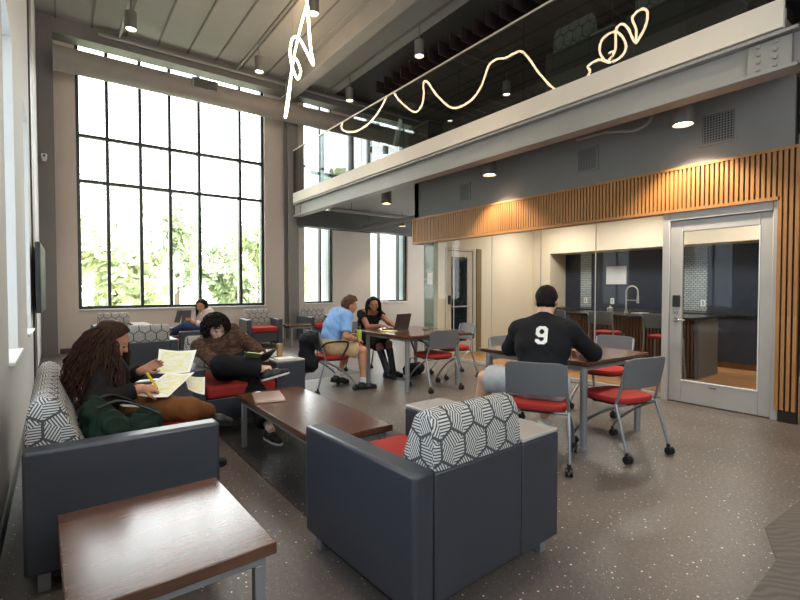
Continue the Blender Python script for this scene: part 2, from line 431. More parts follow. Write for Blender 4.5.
tag(ibeam_y(4.75, .28, 6.12, ZC, YB, 11.34).build('ceiling_beam', M_steel, bevel=.006), 'grey steel roof beam running the length of the room above the balcony edge', 'beam')
tag(MB().box(.0, 9.5, 11.42, 11.79, 6.35, ZC).build('wall_head_beam', mat('shaded_grey_steel', (120, 116, 112), .6)), 'grey steel beam across the top of the window wall', 'beam')  # head beam steel, a darker grey than the roof beam
tag(MB().cyl((.75, 11.32, 6.5), (9.5, 11.32, 6.5), .035).build('conduit_pipe', M_steel), 'thin grey pipe running along the top of the window wall', 'pipe')

# duct
d = thing('air_duct', 'round grey air duct running in front of the tall windows', 'duct', (0, 11.1, 5.735))
MB().cyl((.02, 0, 0), (9.6, 0, 0), .23, n=32).build('duct_body', mat('duct_grey', (146, 138, 131), .55), d)
g = MB().box(2.42, 2.96, -.27, -.15, -.04, .19)
g.build('grille_frame', M_steel, d, .004, 1)
g = MB()
for k in range(8): g.box(2.45, 2.93, -.280, -.2705, -.015+.024*k, .001+.024*k)
g.build('grille', mat('grille_dark', (70, 68, 66), .5), d, smooth=False)
MB().cyl((-.0, 0, 0), (.03, 0, 0), .25, n=32).build('collar', M_steel, d)

# steel columns
def column(name, x, y, label):
    c = thing(name, label, 'column', (x, y, 0))
    MB().box(-.14, .14, -.15, -.125, 0, ZC-.01).box(-.14, .14, .125, .15, 0, ZC-.01).box(-.013, .013, -.125, .125, 0, ZC-.01).build('shaft', mat('column_grey', (128, 122, 117), .55), c, .004, 1)
    B(-.145, .145, -.155, .155, 0, .02).build('base_plate', M_steel, c, .004, 1)
    return c
column('steel_column', 4.95, 11.5, 'grey steel column at the far end of the balcony, by the tall window')
column('steel_column', 5.0, .93, 'grey steel column at the right edge carrying the near end of the balcony')
tag(MB().box(4.825, 4.859, 1.055, 1.10, 1.12, 1.28).build('card_reader', M_white, bevel=.006), 'small white reader box on the steel column at the right edge', 'card reader')

# ------------------------------------------------------------------ balcony
XM = 4.9; Y0m, Y1m = 1.27, 11.28
bal = thing('balcony', 'long balcony with off white fascia, glass rail and grey steel edge beam', 'balcony', (XM, Y0m, 3.0))
L = Y1m-Y0m
struct(B(XM+.05, XR, Y0m, Y1m+.02, 3.515, 3.62).build('floor_5', mat('deck_underside_grey', (150, 146, 141), .7), smooth=False), 'balcony deck with a grey underside', 'floor')
B(0, .05, 0, L, .53, .77).build('fascia', M_fascia, bal, .004, 1)
MB().box(.0, .20, -.1, L, .18, .21).box(.0, .20, -.1, L, .48, .51).box(.08, .11, -.1, L, .21, .48).build('edge_beam', M_steel, bal, .004, 1)
for q in (0, L-.28):
    MB().box(.05, .08, q-.05 if q == 0 else q-.02, q+.26, .22, .47).build('splice_plate', mat('primer_grey_steel', (150, 146, 140), .5), bal, .003, 1)
    for k in range(4):
        for j in range(2): MB().cyl((.05, q+.06+.12*j, .25+.065*k), (.03, q+.06+.12*j, .25+.065*k), .02, .014, 10).build('bolt', M_steel, bal)
yy = [0, 1.50, 2.70, 3.90, 5.3, 6.7, 8.2, L]
for a, b in zip(yy[:-1], yy[1:]):
    B(.018, .032, a+.004, b-.004, .60, 1.85).build('glass_panel', M_rail, bal, smooth=False)
B(.008, .042, 0, L, 1.85, 1.875).build('top_rail', mat('rail_cap', (196, 188, 176), .35, .3), bal, .003, 1)
B(.05, .09, .0, L, .62, .70).build('rail_shoe', M_alu, bal, smooth=False)
# beam along the far end under the balcony and ducts below the deck
tag(MB().box(5.05, 11.5, 11.32, 11.7, 2.98, 3.44).build('end_beam', mat('dark_steel', (84, 82, 80), .6)), 'dark steel beam across the far end under the balcony', 'beam')
tag(MB().cyl((5.4, 10.2, 3.28), (11, 10.2, 3.28), .05).cyl((6, 10.2, 3.28), (6, 10.2, 3.515), .01).cyl((9, 10.2, 3.28), (9, 10.2, 3.515), .01).build('service_pipe', M_steel), 'grey service pipe below the balcony near the far windows', 'pipe')
tag(MB().cyl((7.0, 7.8, 3.05), (7.0, 11.2, 3.05), .06).cyl((7, 8.2, 3.05), (7, 8.2, 3.515), .01).cyl((7, 10.9, 3.05), (7, 10.9, 3.515), .01).build('service_pipe', M_taupe), 'dark pipe below the balcony running toward the far windows', 'pipe')
tag(MB().tube(bz((5.55, 2.62, 3.513), (5.55, 2.62, 3.30), (5.55, 2.64, 3.22), (5.55, 2.85, 3.22)) + [Vector((5.55, 3.2, 3.30)), Vector((5.55, 3.6, 3.30))], .018, 8).build('bent_conduit', M_steel), 'bent grey conduit beside the ceiling light above the kitchen door', 'pipe')

# ------------------------------------------------------------------ kitchen front
struct(MB().box(XK, XK+.15, 1.42, 7.5, 2.75, 3.48).box(XK, 11, 7.36, 7.5, 2.24, 3.48).build('wall_bulkhead', M_greywall, smooth=False), 'grey gypsum wall above the oak slats', 'wall')
struct(B(XK-.02, XK+.15, YB, 1.335, 0, 3.48).build('wall_kitchen', M_greywall, smooth=False), 'grey wall beyond the kitchen door', 'wall')
sl = MB(); sl.cur = 0
n = int((7.48-1.36)/.0465)
for k in range(n):
    y = 1.36+k*.0465
    sl.box(XK-.055, XK-.012, y, y+.029, 2.27 if y > 1.51 else .12, 2.725)
sl.box(XK-.062, XK, 1.345, 7.5, 2.725, 2.755).box(XK-.062, XK, 1.51, 7.5, 2.235, 2.27).box(XK-.062, XK, 1.495, 1.525, .12, 2.27)
sl.box(XK-.06, XK+.15, 7.47, 7.5, 2.235, 2.755)
sl.cur = 1
sl.box(XK-.012, XK, 1.345, 7.47, 2.27, 2.725).box(XK-.012, XK, 1.345, 1.5, .0, 2.3).box(XK-.05, XK-.012, 1.35, 1.495, 0, .12)
struct(sl.build('trim_3', [M_slat, M_darkback], smooth=False), 'band of vertical oak slats over the kitchen glass and beside its door', 'trim')
joints = [2.64, 3.55, 4.45, 5.44, 6.38, 7.25]
labs = ['glass panel of the kitchen front next to the door', 'glass panel of the kitchen front facing the sink', 'kitchen front glass panel behind the seated man in black', 'kitchen front glass panel beside the inner grey door', 'end glass panel of the kitchen front']
for i in range(5):
    a, b = joints[i], joints[i+1]
    r = struct(thing('window_%d' % (9+i), labs[i], 'window', (XK+.05, (a+b)/2, 0)))
    h = (b-a)/2
    B(-.006, .006, -h+.003, h-.003, .03, 2.235).build('glass_pane', M_part, r, smooth=False)
    MB().box(-.02, .02, -h, h, 0, .06).box(-.02, .02, -h, h, 2.235, 2.25).box(-.007, .007, h-.004, h+.004, .06, 2.235).build('channel', M_alu, r, smooth=False)
r = struct(thing('window_14', 'return glass panel at the far corner of the kitchen front', 'window', (6.4, 7.25, 0)))
B(-.45, .5, -.006, .006, .03, 2.235).build('glass_pane', mat_glass('edge_glass', (.60, .66, .63), .7), r, smooth=False)
# kitchen door
dr = struct(thing('door_1', 'grey framed kitchen door with one large glass pane', 'door', (XK, 2.06, 0)))
MB().box(-.03, .12, .50, .58, 0, 2.235).box(-.03, .12, -.56, -.49, 0, 2.235).box(-.03, .12, -.49, .50, 2.14, 2.235).build('door_frame', M_alu, dr, .005, 1)
MB().box(.0, .045, .37, .498, .012, 2.135).box(.0, .045, -.488, -.38, .012, 2.135).box(.0, .045, -.38, .37, .012, .26).box(.0, .045, -.38, .37, 2.01, 2.135).build('door_leaf', M_alu, dr, .003, 1)
B(.018, .026, -.38, .37, .26, 2.01).build('glass_pane', M_part, dr, smooth=False)
MB().box(-.004, .017, -.38, .37, .26, .274).box(-.004, .017, -.38, -.37, .274, 2.01).build('glazing_bead', M_white, dr, smooth=False)  # stop bead coloured white for the bright highlight along the glass edge
hd = MB().cyl((0, .43, .975), (-.012, .43, .975), .03).cyl((-.012, .43, .975), (-.055, .43, .975), .011).tube([(-.055, .435, .975), (-.057, .37, .977), (-.052, .31, .975)], .011)
hd.build('door_handle', M_chrome, dr)
MB().box(-.022, 0, .385, .465, 1.13, 1.265).build('keypad', M_bplast, dr, .006, 2)
MB().cyl((0, .43, 1.065), (-.012, .43, 1.065), .024).build('lock_cylinder', M_chrome, dr)
MB().box(-.004, 0, .0, .08, .215, .235).build('label_plate', M_chrome, dr)

# kitchen interior
M_planks = mat_wood('oak_plank_floor', (146, 102, 64), (184, 138, 94), 'Y', .4, .13)
struct(B(XK+.03, 9.7, .8, 6.95, 0, .006).build('floor_4', M_planks, smooth=False), 'oak plank floor inside the kitchen', 'floor')
struct(MB().box(XK+.15, 6.24, 6.95, 7.07, 0, 2.8).box(7.07, 9.7, 6.95, 7.07, 0, 2.8).box(6.24, 7.07, 6.95, 7.07, 2.17, 2.8).build('wall_kitchen_end', M_cream, smooth=False), 'cream end wall of the kitchen with the inner door', 'wall')
struct(MB().box(9.0, 9.75, 6.48, 6.95, 0, 2.8).box(9.0, 9.75, .8, 6.48, 2.12, 2.8).build('wall_kitchen_soffit', M_cream, smooth=False), 'cream soffit and pier above the kitchen counter', 'wall')
struct(B(XK+.15, 9.7, .7, .8, 0, 2.8).build('wall_kitchen_side', M_cream, smooth=False), 'cream near side wall of the kitchen', 'wall')
struct(B(XK+.14, 9.75, .7, 7.0, 2.8, 2.9).build('ceiling_2', mat('white_ceiling', (226, 220, 208), .8), smooth=False), 'white ceiling of the kitchen', 'ceiling')
def tile_mat(name, a, b, g, bw, bh):
    t = NT(name); br = t.n('ShaderNodeTexBrick'); v = t.coord(rot=(0, R(90), R(90)))
    tc = t.n('ShaderNodeTexCoord'); sp = t.n('ShaderNodeSeparateXYZ'); cb = t.n('ShaderNodeCombineXYZ'); t.l(tc.outputs['Object'], sp.inputs[0])
    t.l(sp.outputs[1], cb.inputs[0]); t.l(sp.outputs[2], cb.inputs[1]); t.l(cb.outputs[0], br.inputs['Vector'])
    br.inputs['Scale'].default_value = 1; br.inputs['Brick Width'].default_value = bw; br.inputs['Row Height'].default_value = bh
    br.inputs['Mortar Size'].default_value = .006; br.inputs['Color1'].default_value = (*lin(a), 1); br.inputs['Color2'].default_value = (*lin(b), 1); br.inputs['Mortar'].default_value = (*lin(g), 1)
    t.bsdf(br.outputs[0], .4); return t.m
struct(B(9.60, 9.7, .8, 6.48, 0, 2.12).build('wall_kitchen_back', tile_mat('navy_tile', (36, 42, 58), (42, 49, 66), (30, 34, 46), .10, .05), smooth=False), 'dark navy tiled wall behind the kitchen counter', 'wall')
M_wtile = tile_mat('pale_tile', (150, 160, 166), (172, 180, 184), (96, 104, 110), .075, .04)
for a, b, lb in ((5.82, 6.08, 'narrow strip of pale tiles on the navy wall beside the cream pier'), (3.52, 3.91, 'strip of pale tiles on the navy wall seen through the door glass')):
    struct(B(9.585, 9.6, a, b, .93, 2.12).build('trim_4', M_wtile, smooth=False), lb, 'trim')
# kitchen wall inner door
dk = struct(thing('door_2', 'inner grey door with dark glass at the end of the kitchen', 'door', (6.655, 6.95, 0)))
M_cdoor = mat('warm_grey_door', (190, 180, 166), .5)
MB().box(-.415, -.36, -.02, .12, 0, 2.17).box(.36, .415, -.02, .12, 0, 2.17).box(-.36, .36, -.02, .12, 2.11, 2.17).build('door_frame', M_cdoor, dk, .004, 1)
MB().box(-.355, -.24, .0, .04, .01, 2.1).box(.21, .355, .0, .04, .01, 2.1).box(-.24, .21, 0, .04, .01, .25).box(-.24, .21, 0, .04, 1.98, 2.1).build('door_leaf', M_cdoor, dk, .003, 1)
B(-.24, .21, .015, .025, .25, 1.98).build('glass_pane', mat('dark_door_glass', (30, 34, 42), .08), dk, smooth=False)
MB().box(-.335, -.265, -.02, 0, 1.02, 1.2).build('keypad', M_bplast, dk, .005, 1)
MB().box(-.24, .30, -.05, -.03, .96, .985).box(-.24, -.22, -.03, .0, .96, .985).box(.28, .30, -.03, 0, .96, .985).build('push_bar', M_alu, dk, .003, 1)
struct(B(7.12, 7.26, 6.93, 6.95, 0, 2.17).build('trim_5', mat('olive_trim', (120, 104, 72), .6), smooth=False), 'dark olive jamb beside the inner kitchen door', 'trim')
# ------------------------------------------------------------------ lamps of the place
M_can = mat('grey_lamp_can', (120, 116, 112), .45, .3)
def pendant(x, y, zb, ztop, label, group, r=.095, h=.30, power=60, ang=75, track=True):
    t = thing('cylinder_downlight', label, 'ceiling light', (x, y, zb), 0, group)
    MB().lathe([(r*.86, .03), (r*.9, 0), (r, 0), (r, h), (.02, h+.005)], n=24).build('can', M_can, t)
    MB().lathe([(.001, .028), (r*.84, .028), (r*.84, .032), (.001, .032)], n=24).build('lamp', M_lamp, t, smooth=False)
    if ztop-zb-h > .03: MB().cyl((0, 0, h), (0, 0, ztop-zb), .012).build('stem', M_can, t)
    if power: spot('lamp_light', (x, y, zb-.005), power, ang, rad=.06)
    return t
G = 'cylinder downlights under the high ceiling'
for (x, y, lab) in [(1.12, 9.5, 'cylinder downlight at the top left of the window wall'), (3.5, 9.75, 'cylinder downlight in front of the window duct, right of its grille'),
                    (5.8, 9.93, 'cylinder downlight farthest along the room above the balcony rail'), (5.8, 7.23, 'cylinder downlight beside the roof beam above the balcony rail'),
                    (3.5, 7.17, 'cylinder downlight at the top edge above the hanging light tube'), (8.6, 7.43, 'cylinder downlight among the dark ceiling baffles')]:
    pendant(x, y, 5.9, ZC-.14 if x < 6 else ZC, lab, G, power=90)
for (x, y) in [(1.12, 4.9), (3.5, 4.6), (3.5, 2.0), (1.12, 2.2)]:
    pendant(x, y, 5.9, ZC-.14, 'cylinder downlight overhead, above the picture', G, power=90)
for x, lab in [(1.12, 'light track along the ceiling above the left windows'), (3.5, 'light track along the middle of the ceiling'), (5.8, 'light track along the ceiling beside the roof beam')]:
    tag(B(x-.02, x+.02, YB+.2, 11.3, ZC-.14, ZC-.10).build('light_track', M_can), lab, 'light track')
tag(MB().box(2.55, 2.72, 8.2, 8.36, ZC-.14, ZC-.03).cyl((2.63, 8.28, ZC-.2), (2.63, 8.28, ZC-.14), .035).build('smoke_detector', M_steel, bevel=.01), 'small grey detector box on the ceiling deck', 'detector')
G = 'large downlights under the balcony'
for (x, y, lab, pw) in [(5.5, 2.28, 'large downlight above the kitchen door', 125), (5.5, 5.09, 'large downlight over the middle of the oak slats', 100), (5.62, 8.1, 'large downlight beyond the far end of the oak slats', 45), (8.0, 10.75, 'large downlight by the far windows under the balcony', 40)]:
    pendant(x, y, 3.12, 3.512, lab, G, r=.11, h=.30, power=pw, ang=110)
# kitchen and corridor light panels
for i, (x, y, lab) in enumerate([(8.1, 2.4, 'light panel in the kitchen ceiling near the door'), (8.1, 4.3, 'light panel in the middle of the kitchen ceiling'), (8.1, 6.0, 'light panel in the kitchen ceiling by the inner door')]):
    t = thing('ceiling_light', lab, 'ceiling light', (x, y, 2.785), 0, 'kitchen light panels')
    MB().box(-.3, .3, -.3, .3, -.01, .012).build('frame', M_white, t, .004, 1)
    B(-.27, .27, -.27, .27, -.016, -.011).build('diffuser', mat_emit('diffuser_glow', (255, 230, 196), 4.0), t, smooth=False)
    area('panel_light', (x, y, 2.765), (0, 0, 0), .5, .5, 21, (1, .94, .86))
# wall vents on the bulkhead
def vent(y0, y1, z0, z1, label, dark):
    t = thing('wall_vent', label, 'vent', (XK, (y0+y1)/2, (z0+z1)/2)); h = (y1-y0)/2; v = (z1-z0)/2
    MB().box(-.012, 0, -h-.03, -h, -v-.03, v+.03).box(-.012, 0, h, h+.03, -v-.03, v+.03).box(-.012, 0, -h, h, v, v+.03).box(-.012, 0, -h, h, -v-.03, -v).build('frame', M_greywall, t, .002, 1)
    B(-.002, 0, -h, h, -v, v).build('backing', mat('vent_dark', (40, 40, 42), .7) if dark else mat('vent_shadow_grey', (66, 66, 68), .7), t, smooth=False)
    g = MB()
    for k in range(11): q = -h+(2*h)*(k+.5)/11; g.box(-.009, -.002, q-.004, q+.004, -v, v)
    for k in range(11): q = -v+(2*v)*(k+.5)/11; g.box(-.0085, -.0025, -h, h, q-.004, q+.004)
    g.build('grille', M_greywall, t, smooth=False)
vent(1.93, 2.24, 2.97, 3.28, 'dark square grille high on the grey wall above the kitchen door', True)
vent(3.52, 3.79, 2.98, 3.26, 'grey square grille high on the grey wall left of the big downlight', False)
vent(5.93, 6.15, 2.93, 3.2, 'small grey grille high on the grey wall near its far end', False)
# baffles over the balcony
for k in range(22):
    y = 9.8-.335*k
    o = tag(B(6.5, 11.2, y-.012, y+.012, 6.24, 6.52).build('ceiling_baffle', M_darkred, smooth=False), 'dark hanging felt baffle in the row above the balcony', 'ceiling baffle', 'dark felt baffles above the balcony')
# hanging LED tube -------------------------------------------------
def cray(px, py):
    fw = Vector((math.sin(YAW)*math.cos(PIT), math.cos(YAW)*math.cos(PIT), -math.sin(PIT))); rt = Vector((math.cos(YAW), -math.sin(YAW), 0)); up = rt.cross(fw)
    return fw+rt*(px-400)/465+up*(300-py)/465
# exterior -----------------------------------------------------------
M_leafs = [mat('leaf_green_%d' % i, c, .7, var=.25, scale=3) for i, c in enumerate([(184, 196, 152), (198, 206, 164), (170, 184, 146)])]  # leaf colours paled to paint in outdoor haze and overexposure
M_bark = mat('bark', (104, 90, 78), .9, var=.2)
struct(B(-40, 45, YW+.3, 90, -.6, -.4).build('ground', mat('lawn_and_paving', (206, 210, 190), .9, var=.2, scale=.3), smooth=False), 'lawn outside the tall windows', 'ground')  # lawn and paving tone lightened to bounce daylight up to the ceiling
rnd = random.Random(4)
def tree(x, y, h, r, mi, label):
    t = thing('tree', label, 'tree', (x, y, -.4), 0, None)
    MB().tube([(0, 0, 0), (.05, 0, h*.35), (-.05, .05, h*.8)], [.16, .12, .04], 8).build('trunk', M_bark, t)
    m = MB()
    cl = [(rnd.gauss(0, r*.42), rnd.gauss(0, r*.42), h*.62+rnd.gauss(0, h*.17), r*rnd.uniform(.3, .55)) for _ in range(16)]
    for (a, b, c, q) in cl:
        for _ in range(170):
            th = rnd.uniform(0, 2*PI); u = rnd.uniform(-1, 1); s = math.sqrt(1-u*u); k = q*rnd.uniform(.75, 1.05)
            p = Vector((a+k*s*math.cos(th), b+k*s*math.sin(th), max(.3, c+k*u)))
            e1 = Vector((rnd.gauss(0, 1), rnd.gauss(0, 1), rnd.gauss(0, 1))).normalized()*.17; e2 = e1.orthogonal().normalized()*.11
            m.add([p-e1, p-e2, p+e1, p+e2], [(0, 1, 2, 3)])
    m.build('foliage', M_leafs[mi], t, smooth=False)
TL = ['leafy tree outside the leftmost panes of the window wall', 'bushy tree outside the middle panes, above the reader', 'yellow green tree outside the window wall near its left edge', 'broad tree outside the window wall left of the steel column', 'tall tree outside between the reader and the steel column', 'low tree outside between the window wall bays', 'tree outside the narrow window behind the man in blue', 'far tree outside the right bays of the window wall', 'far tree outside the second bay of the window wall']
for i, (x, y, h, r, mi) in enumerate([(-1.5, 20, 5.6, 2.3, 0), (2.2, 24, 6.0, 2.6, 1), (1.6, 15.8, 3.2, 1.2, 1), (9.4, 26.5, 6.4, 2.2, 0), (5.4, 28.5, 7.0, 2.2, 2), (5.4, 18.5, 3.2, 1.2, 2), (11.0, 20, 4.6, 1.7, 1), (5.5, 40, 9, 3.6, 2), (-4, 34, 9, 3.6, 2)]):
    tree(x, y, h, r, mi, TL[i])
bd = thing('building', 'pale brick building outside the tall windows on the right', 'building', (20, 27, -.4))
B(-8, 9, 0, 8, 0, 5.2).build('wall', tile_mat('pale_brick', (190, 150, 128), (206, 170, 150), (210, 200, 190), .5, .16), bd, smooth=False)
B(-8.2, 9.2, -.2, 8.2, 5.2, 5.5).build('roof', M_white, bd, smooth=False)
for k in range(6): 
    f = B(-6.6+2.5*k, -5.4+2.5*k, -.05, .02, 1.2, 3.4).build('window', M_white, bd, smooth=False)
    B(-6.5+2.5*k, -5.5+2.5*k, -.07, -.05, 1.3, 3.3).build('pane', mat('far_glass', (96, 112, 126), .2), f, smooth=False)
tag(MB().box(1.85, 2.65, 20.6, 20.8, -.4, 1.3).box(1.80, 2.70, 20.55, 20.85, 1.3, 1.42).build('garden_wall', tile_mat('red_brick', (176, 104, 86), (186, 116, 96), (190, 150, 136), .25, .08), smooth=False), 'low red brick wall outside beyond the trees', 'wall')
for (a, b, z0_, z1_) in WINS: area('window_portal', ((a+b)/2, YW+.28, (z0_+z1_)/2), (R(-90), 0, 0), b-a, z1_-z0_, 1, portal=True)
area('window_portal', (XR+.19, 9.45, 2.1), (0, R(90), 0), 2.4, 3.5, 1, portal=True)
for a, b in UW: area('window_portal', ((a+b)/2, YB-.19, 4.75), (R(90), 0, 0), b-a, 3.1, 1, portal=True)
for a, b in LW: area('window_portal', (XL-.29, (a+b)/2, (.86+3.35)/2), (0, R(-90), 0), 3.35-.86, b-a, 1, portal=True)
# ------------------------------------------------------------------ furniture
M_vinyl = mat('slate_grey_vinyl', (55, 57, 64), .36, var=.03, bump=.12, bscale=500, spec=.55)
M_red = mat('red_upholstery', (156, 42, 37), .75, var=.05, bump=.3, bscale=600, spec=.3)
M_hex = mat_hex('hexagon_stripe_upholstery')
M_tabl = mat('grey_laminate_top', (168, 163, 157), .24, var=.03, spec=.75)
M_leg = mat('satin_grey_metal', (150, 151, 153), .38, .5, var=.03)
M_chairgrey = mat('grey_chair_plastic', (102, 102, 104), .48, var=.02)
M_tubeg = mat('grey_chair_tube', (150, 152, 156), .3, .7, var=.02)
M_walnut = mat_wood('walnut_top', (54, 33, 24), (108, 68, 46), 'Y', .2, .13, bump=.015, spec=.8)
M_walnutx = mat_wood('walnut_top_crosswise', (54, 33, 24), (108, 68, 46), 'X', .2, .13, bump=.015, spec=.8)
M_edge = mat('dark_table_edge', (48, 36, 30), .5)

def slab(a, b, z0, z1, ex=3.2, n=32, dome=0., rr=.012):
    def ring(k, z): return [(a*k_(t, 0, k), b*k_(t, 1, k), z) for t in range(n)]
    def k_(t, ax, k):
        th = 2*PI*t/n; c, s = math.cos(th), math.sin(th); e = 2/ex
        v = (abs(c)**e*math.copysign(1, c), abs(s)**e*math.copysign(1, s))[ax]
        return v*k
    m = min(a, b); q = lambda d: 1-d/m
    rings = [ring(q(rr*1.4), z0), ring(q(rr*.3), z0+rr*.4), ring(1, z0+rr), ring(1, z1-rr), ring(q(rr*.35), z1-rr*.3), ring(q(rr*1.6), z1), ring(.5, z1+dome*.8), ring(.05, z1+dome)]
    return MB().rings(rings)

def armchair(label, loc, rz, W=.96, D=.84, wide='R', seats=1, group='slate grey lounge chairs', name='armchair'):
    """faces local +y; wide: which side ('L'/'R'/None) carries the broad tablet arm"""
    t = thing(name, label, 'sofa' if seats > 1 else 'armchair', loc, rz, group)
    HA = .64; zb = .09; an = .11; aw = .30
    l = aw if wide == 'L' else an; r_ = aw if wide == 'R' else an
    x0, x1 = -W/2, W/2; y0, y1 = -D/2, D/2
    for side, (a, b) in (('L', (x0, x0+l)), ('R', (x1-r_, x1))):
        wd = wide == side
        B(a, b, y0, y1, zb, HA-(.02 if wd else 0)).build('tablet_arm' if wd else 'side_arm', M_vinyl, t, .018 if not wd else .008, 3)
        if wd: B(a+.002, b-.002, y0+.002, y1-.002, HA-.0195, HA).build('tablet_top', M_tabl, t, .006, 2)
    xi0, xi1 = x0+l+.002, x1-r_-.002
    B(xi0, xi1, y0+.001, y0+.13, zb+.003, HA-.015).build('back_panel', M_vinyl, t, .012, 3)
    B(xi0, xi1, y0+.131, y1-.02, zb+.04, .35).build('seat_base', M_vinyl, t, .01, 2)
    ws = (xi1-xi0)/seats
    for k in range(seats):
        a = xi0+ws*k+.003; b = xi0+ws*(k+1)-.003
        B(a, b, y0+.135, y1+.01, .352, .47).build('seat_cushion', M_red, t, .035, 4)
        prof = [(y0+.004, HA-.014), (y0+.004, .70), (y0+.02, .80), (y0+.05, .845), (y0+.09, .855), (y0+.135, .83), (y0+.19, .70), (y0+.245, .56), (y0+.255, .475), (y0+.135, .475), (y0+.135, HA-.014)]
        m = MB(); rings = []
        cy, cz = y0+.11, .66
        for (x, q) in ((a, .90), (a+.008, .96), (a+.025, 1), (b-.025, 1), (b-.008, .96), (b, .90)):
            rings.append([(x, cy+(u-cy)*q, max(cz+(w_-cz)*q, HA-.014 if u < y0+.14 and w_ < HA else .473)) for u, w_ in prof])
        m.rings(rings); m.build('back_cushion', M_hex, t, uv=True, angle=50)
    for sx in (x0+.06, x1-.06):
        for sy in (y0+.07, y1-.07):
            B(sx-.025, sx+.025, sy-.025, sy+.025, 0, zb).build('foot', M_leg, t, .003, 1)
    for sx in (x0+.06, x1-.06):
        B(sx-.018, sx+.018, y0+.1, y1-.1, .045, .075).build('base_rail', M_bplast, t, .003, 1)
    return t
armchair('slate grey lounge armchair seen from behind, nearest the camera', (1.533, 1.815, 0), R(3), W=.975, D=.86, wide='R')
armchair('slate grey sofa against the left wall with a hexagon patterned back', (.275, 3.31, 0), R(-90), W=1.54, D=.82, wide=None, seats=2, group=None, name='sofa')
armchair('slate grey armchair holding the curly haired reader, broad white topped arm', (1.47, 4.78, 0), R(180), W=1.06, D=.92, wide='L')
armchair('slate grey armchair with its back to the camera beyond the woman writing', (.87, 7.42, 0), R(0), W=.96, D=.84, wide='L')
armchair('slate grey armchair facing left that seats the reader by the window', (2.02, 8.68, 0), R(90), W=.96, D=.84, wide=None)
armchair('armchair with a patterned back under the leftmost window panes', (1.0, 10.6, 0), R(180), W=.96, D=.84, wide='L')
armchair('empty armchair with a bright red seat between window wall and steel column', (3.80, 10.62, 0), R(174), W=.80, D=.84, wide=None)
armchair('armchair behind the man in blue, below the narrow window', (5.36, 10.78, 0), R(180), W=.82, D=.84, wide=None)

def low_table(label, loc, w, d, h, rz=0, m=None, group='low walnut tables'):
    t = thing('low_table', label, 'table', loc, rz, group)
    top = B(-w/2, w/2, -d/2, d/2, h-.042, h).build('table_top', m or M_walnut, t, .004, 2)
    f = MB()
    s = .038; x, y = w/2-.03, d/2-.03
    f.box(-x, x, -y, -y+s, h-.082, h-.043).box(-x, x, y-s, y, h-.082, h-.043).box(-x, -x+s, -y+s, y-s, h-.082, h-.043).box(x-s, x, -y+s, y-s, h-.082, h-.043)
    f.build('frame', M_leg, t, .003, 1)
    for sx in (-1, 1):
        for sy in (-1, 1):
            a, b = sx*(x-s/2), sy*(y-s/2)
            B(a-s/2, a+s/2, b-s/2, b+s/2, 0, h-.083).build('leg', M_leg, t, .003, 1)
    return t
low_table('low walnut table cut off by the bottom left corner of the picture', (.30, 1.92, 0), .61, .72, .45, R(1.5), M_walnutx)
low_table('long low walnut coffee table in the middle of the seating group', (1.49, 3.23, 0), .56, 1.50, .45)
low_table('small walnut side table by the steel column', (4.52, 10.15, 0), .58, .5, .5)

def meeting_table(label, x0, x1, y0, y1, lx, ly):
    t = thing('meeting_table', label, 'table', ((x0+x1)/2, (y0+y1)/2, 0), 0, 'walnut meeting tables')
    w, d = (x1-x0)/2, (y1-y0)/2
    MB().box(-w, w, -d, d, .714, .742).build('table_top', M_walnutx, t, .004, 2)
    MB().box(-w+.005, w-.005, -d+.005, d-.005, .704, .7135).build('edge_band', M_edge, t, .002, 1)
    MB().box(-lx, lx, -ly-.02, -ly+.02, .66, .703).box(-lx, lx, ly-.02, ly+.02, .66, .703).box(-lx-.02, -lx+.02, -ly+.02, ly-.02, .66, .703).box(lx-.02, lx+.02, -ly+.02, ly-.02, .66, .703).build('under_frame', M_leg, t, .003, 1)
    for sx in (-1, 1):
        for sy in (-1, 1): MB().cyl((sx*lx, sy*ly, 0.012), (sx*lx, sy*ly, .70), .03, n=20).cyl((sx*lx, sy*ly, 0), (sx*lx, sy*ly, .0125), .034, n=20).build('leg', M_leg, t)
    return t
meeting_table('walnut meeting table where the man in blue and the woman with the laptop sit', 3.50, 4.64, 4.62, 5.85, .44, .47)
meeting_table('walnut meeting table where the man in the black number 9 shirt sits', 3.46, 4.50, 2.13, 3.33, .45, .53)

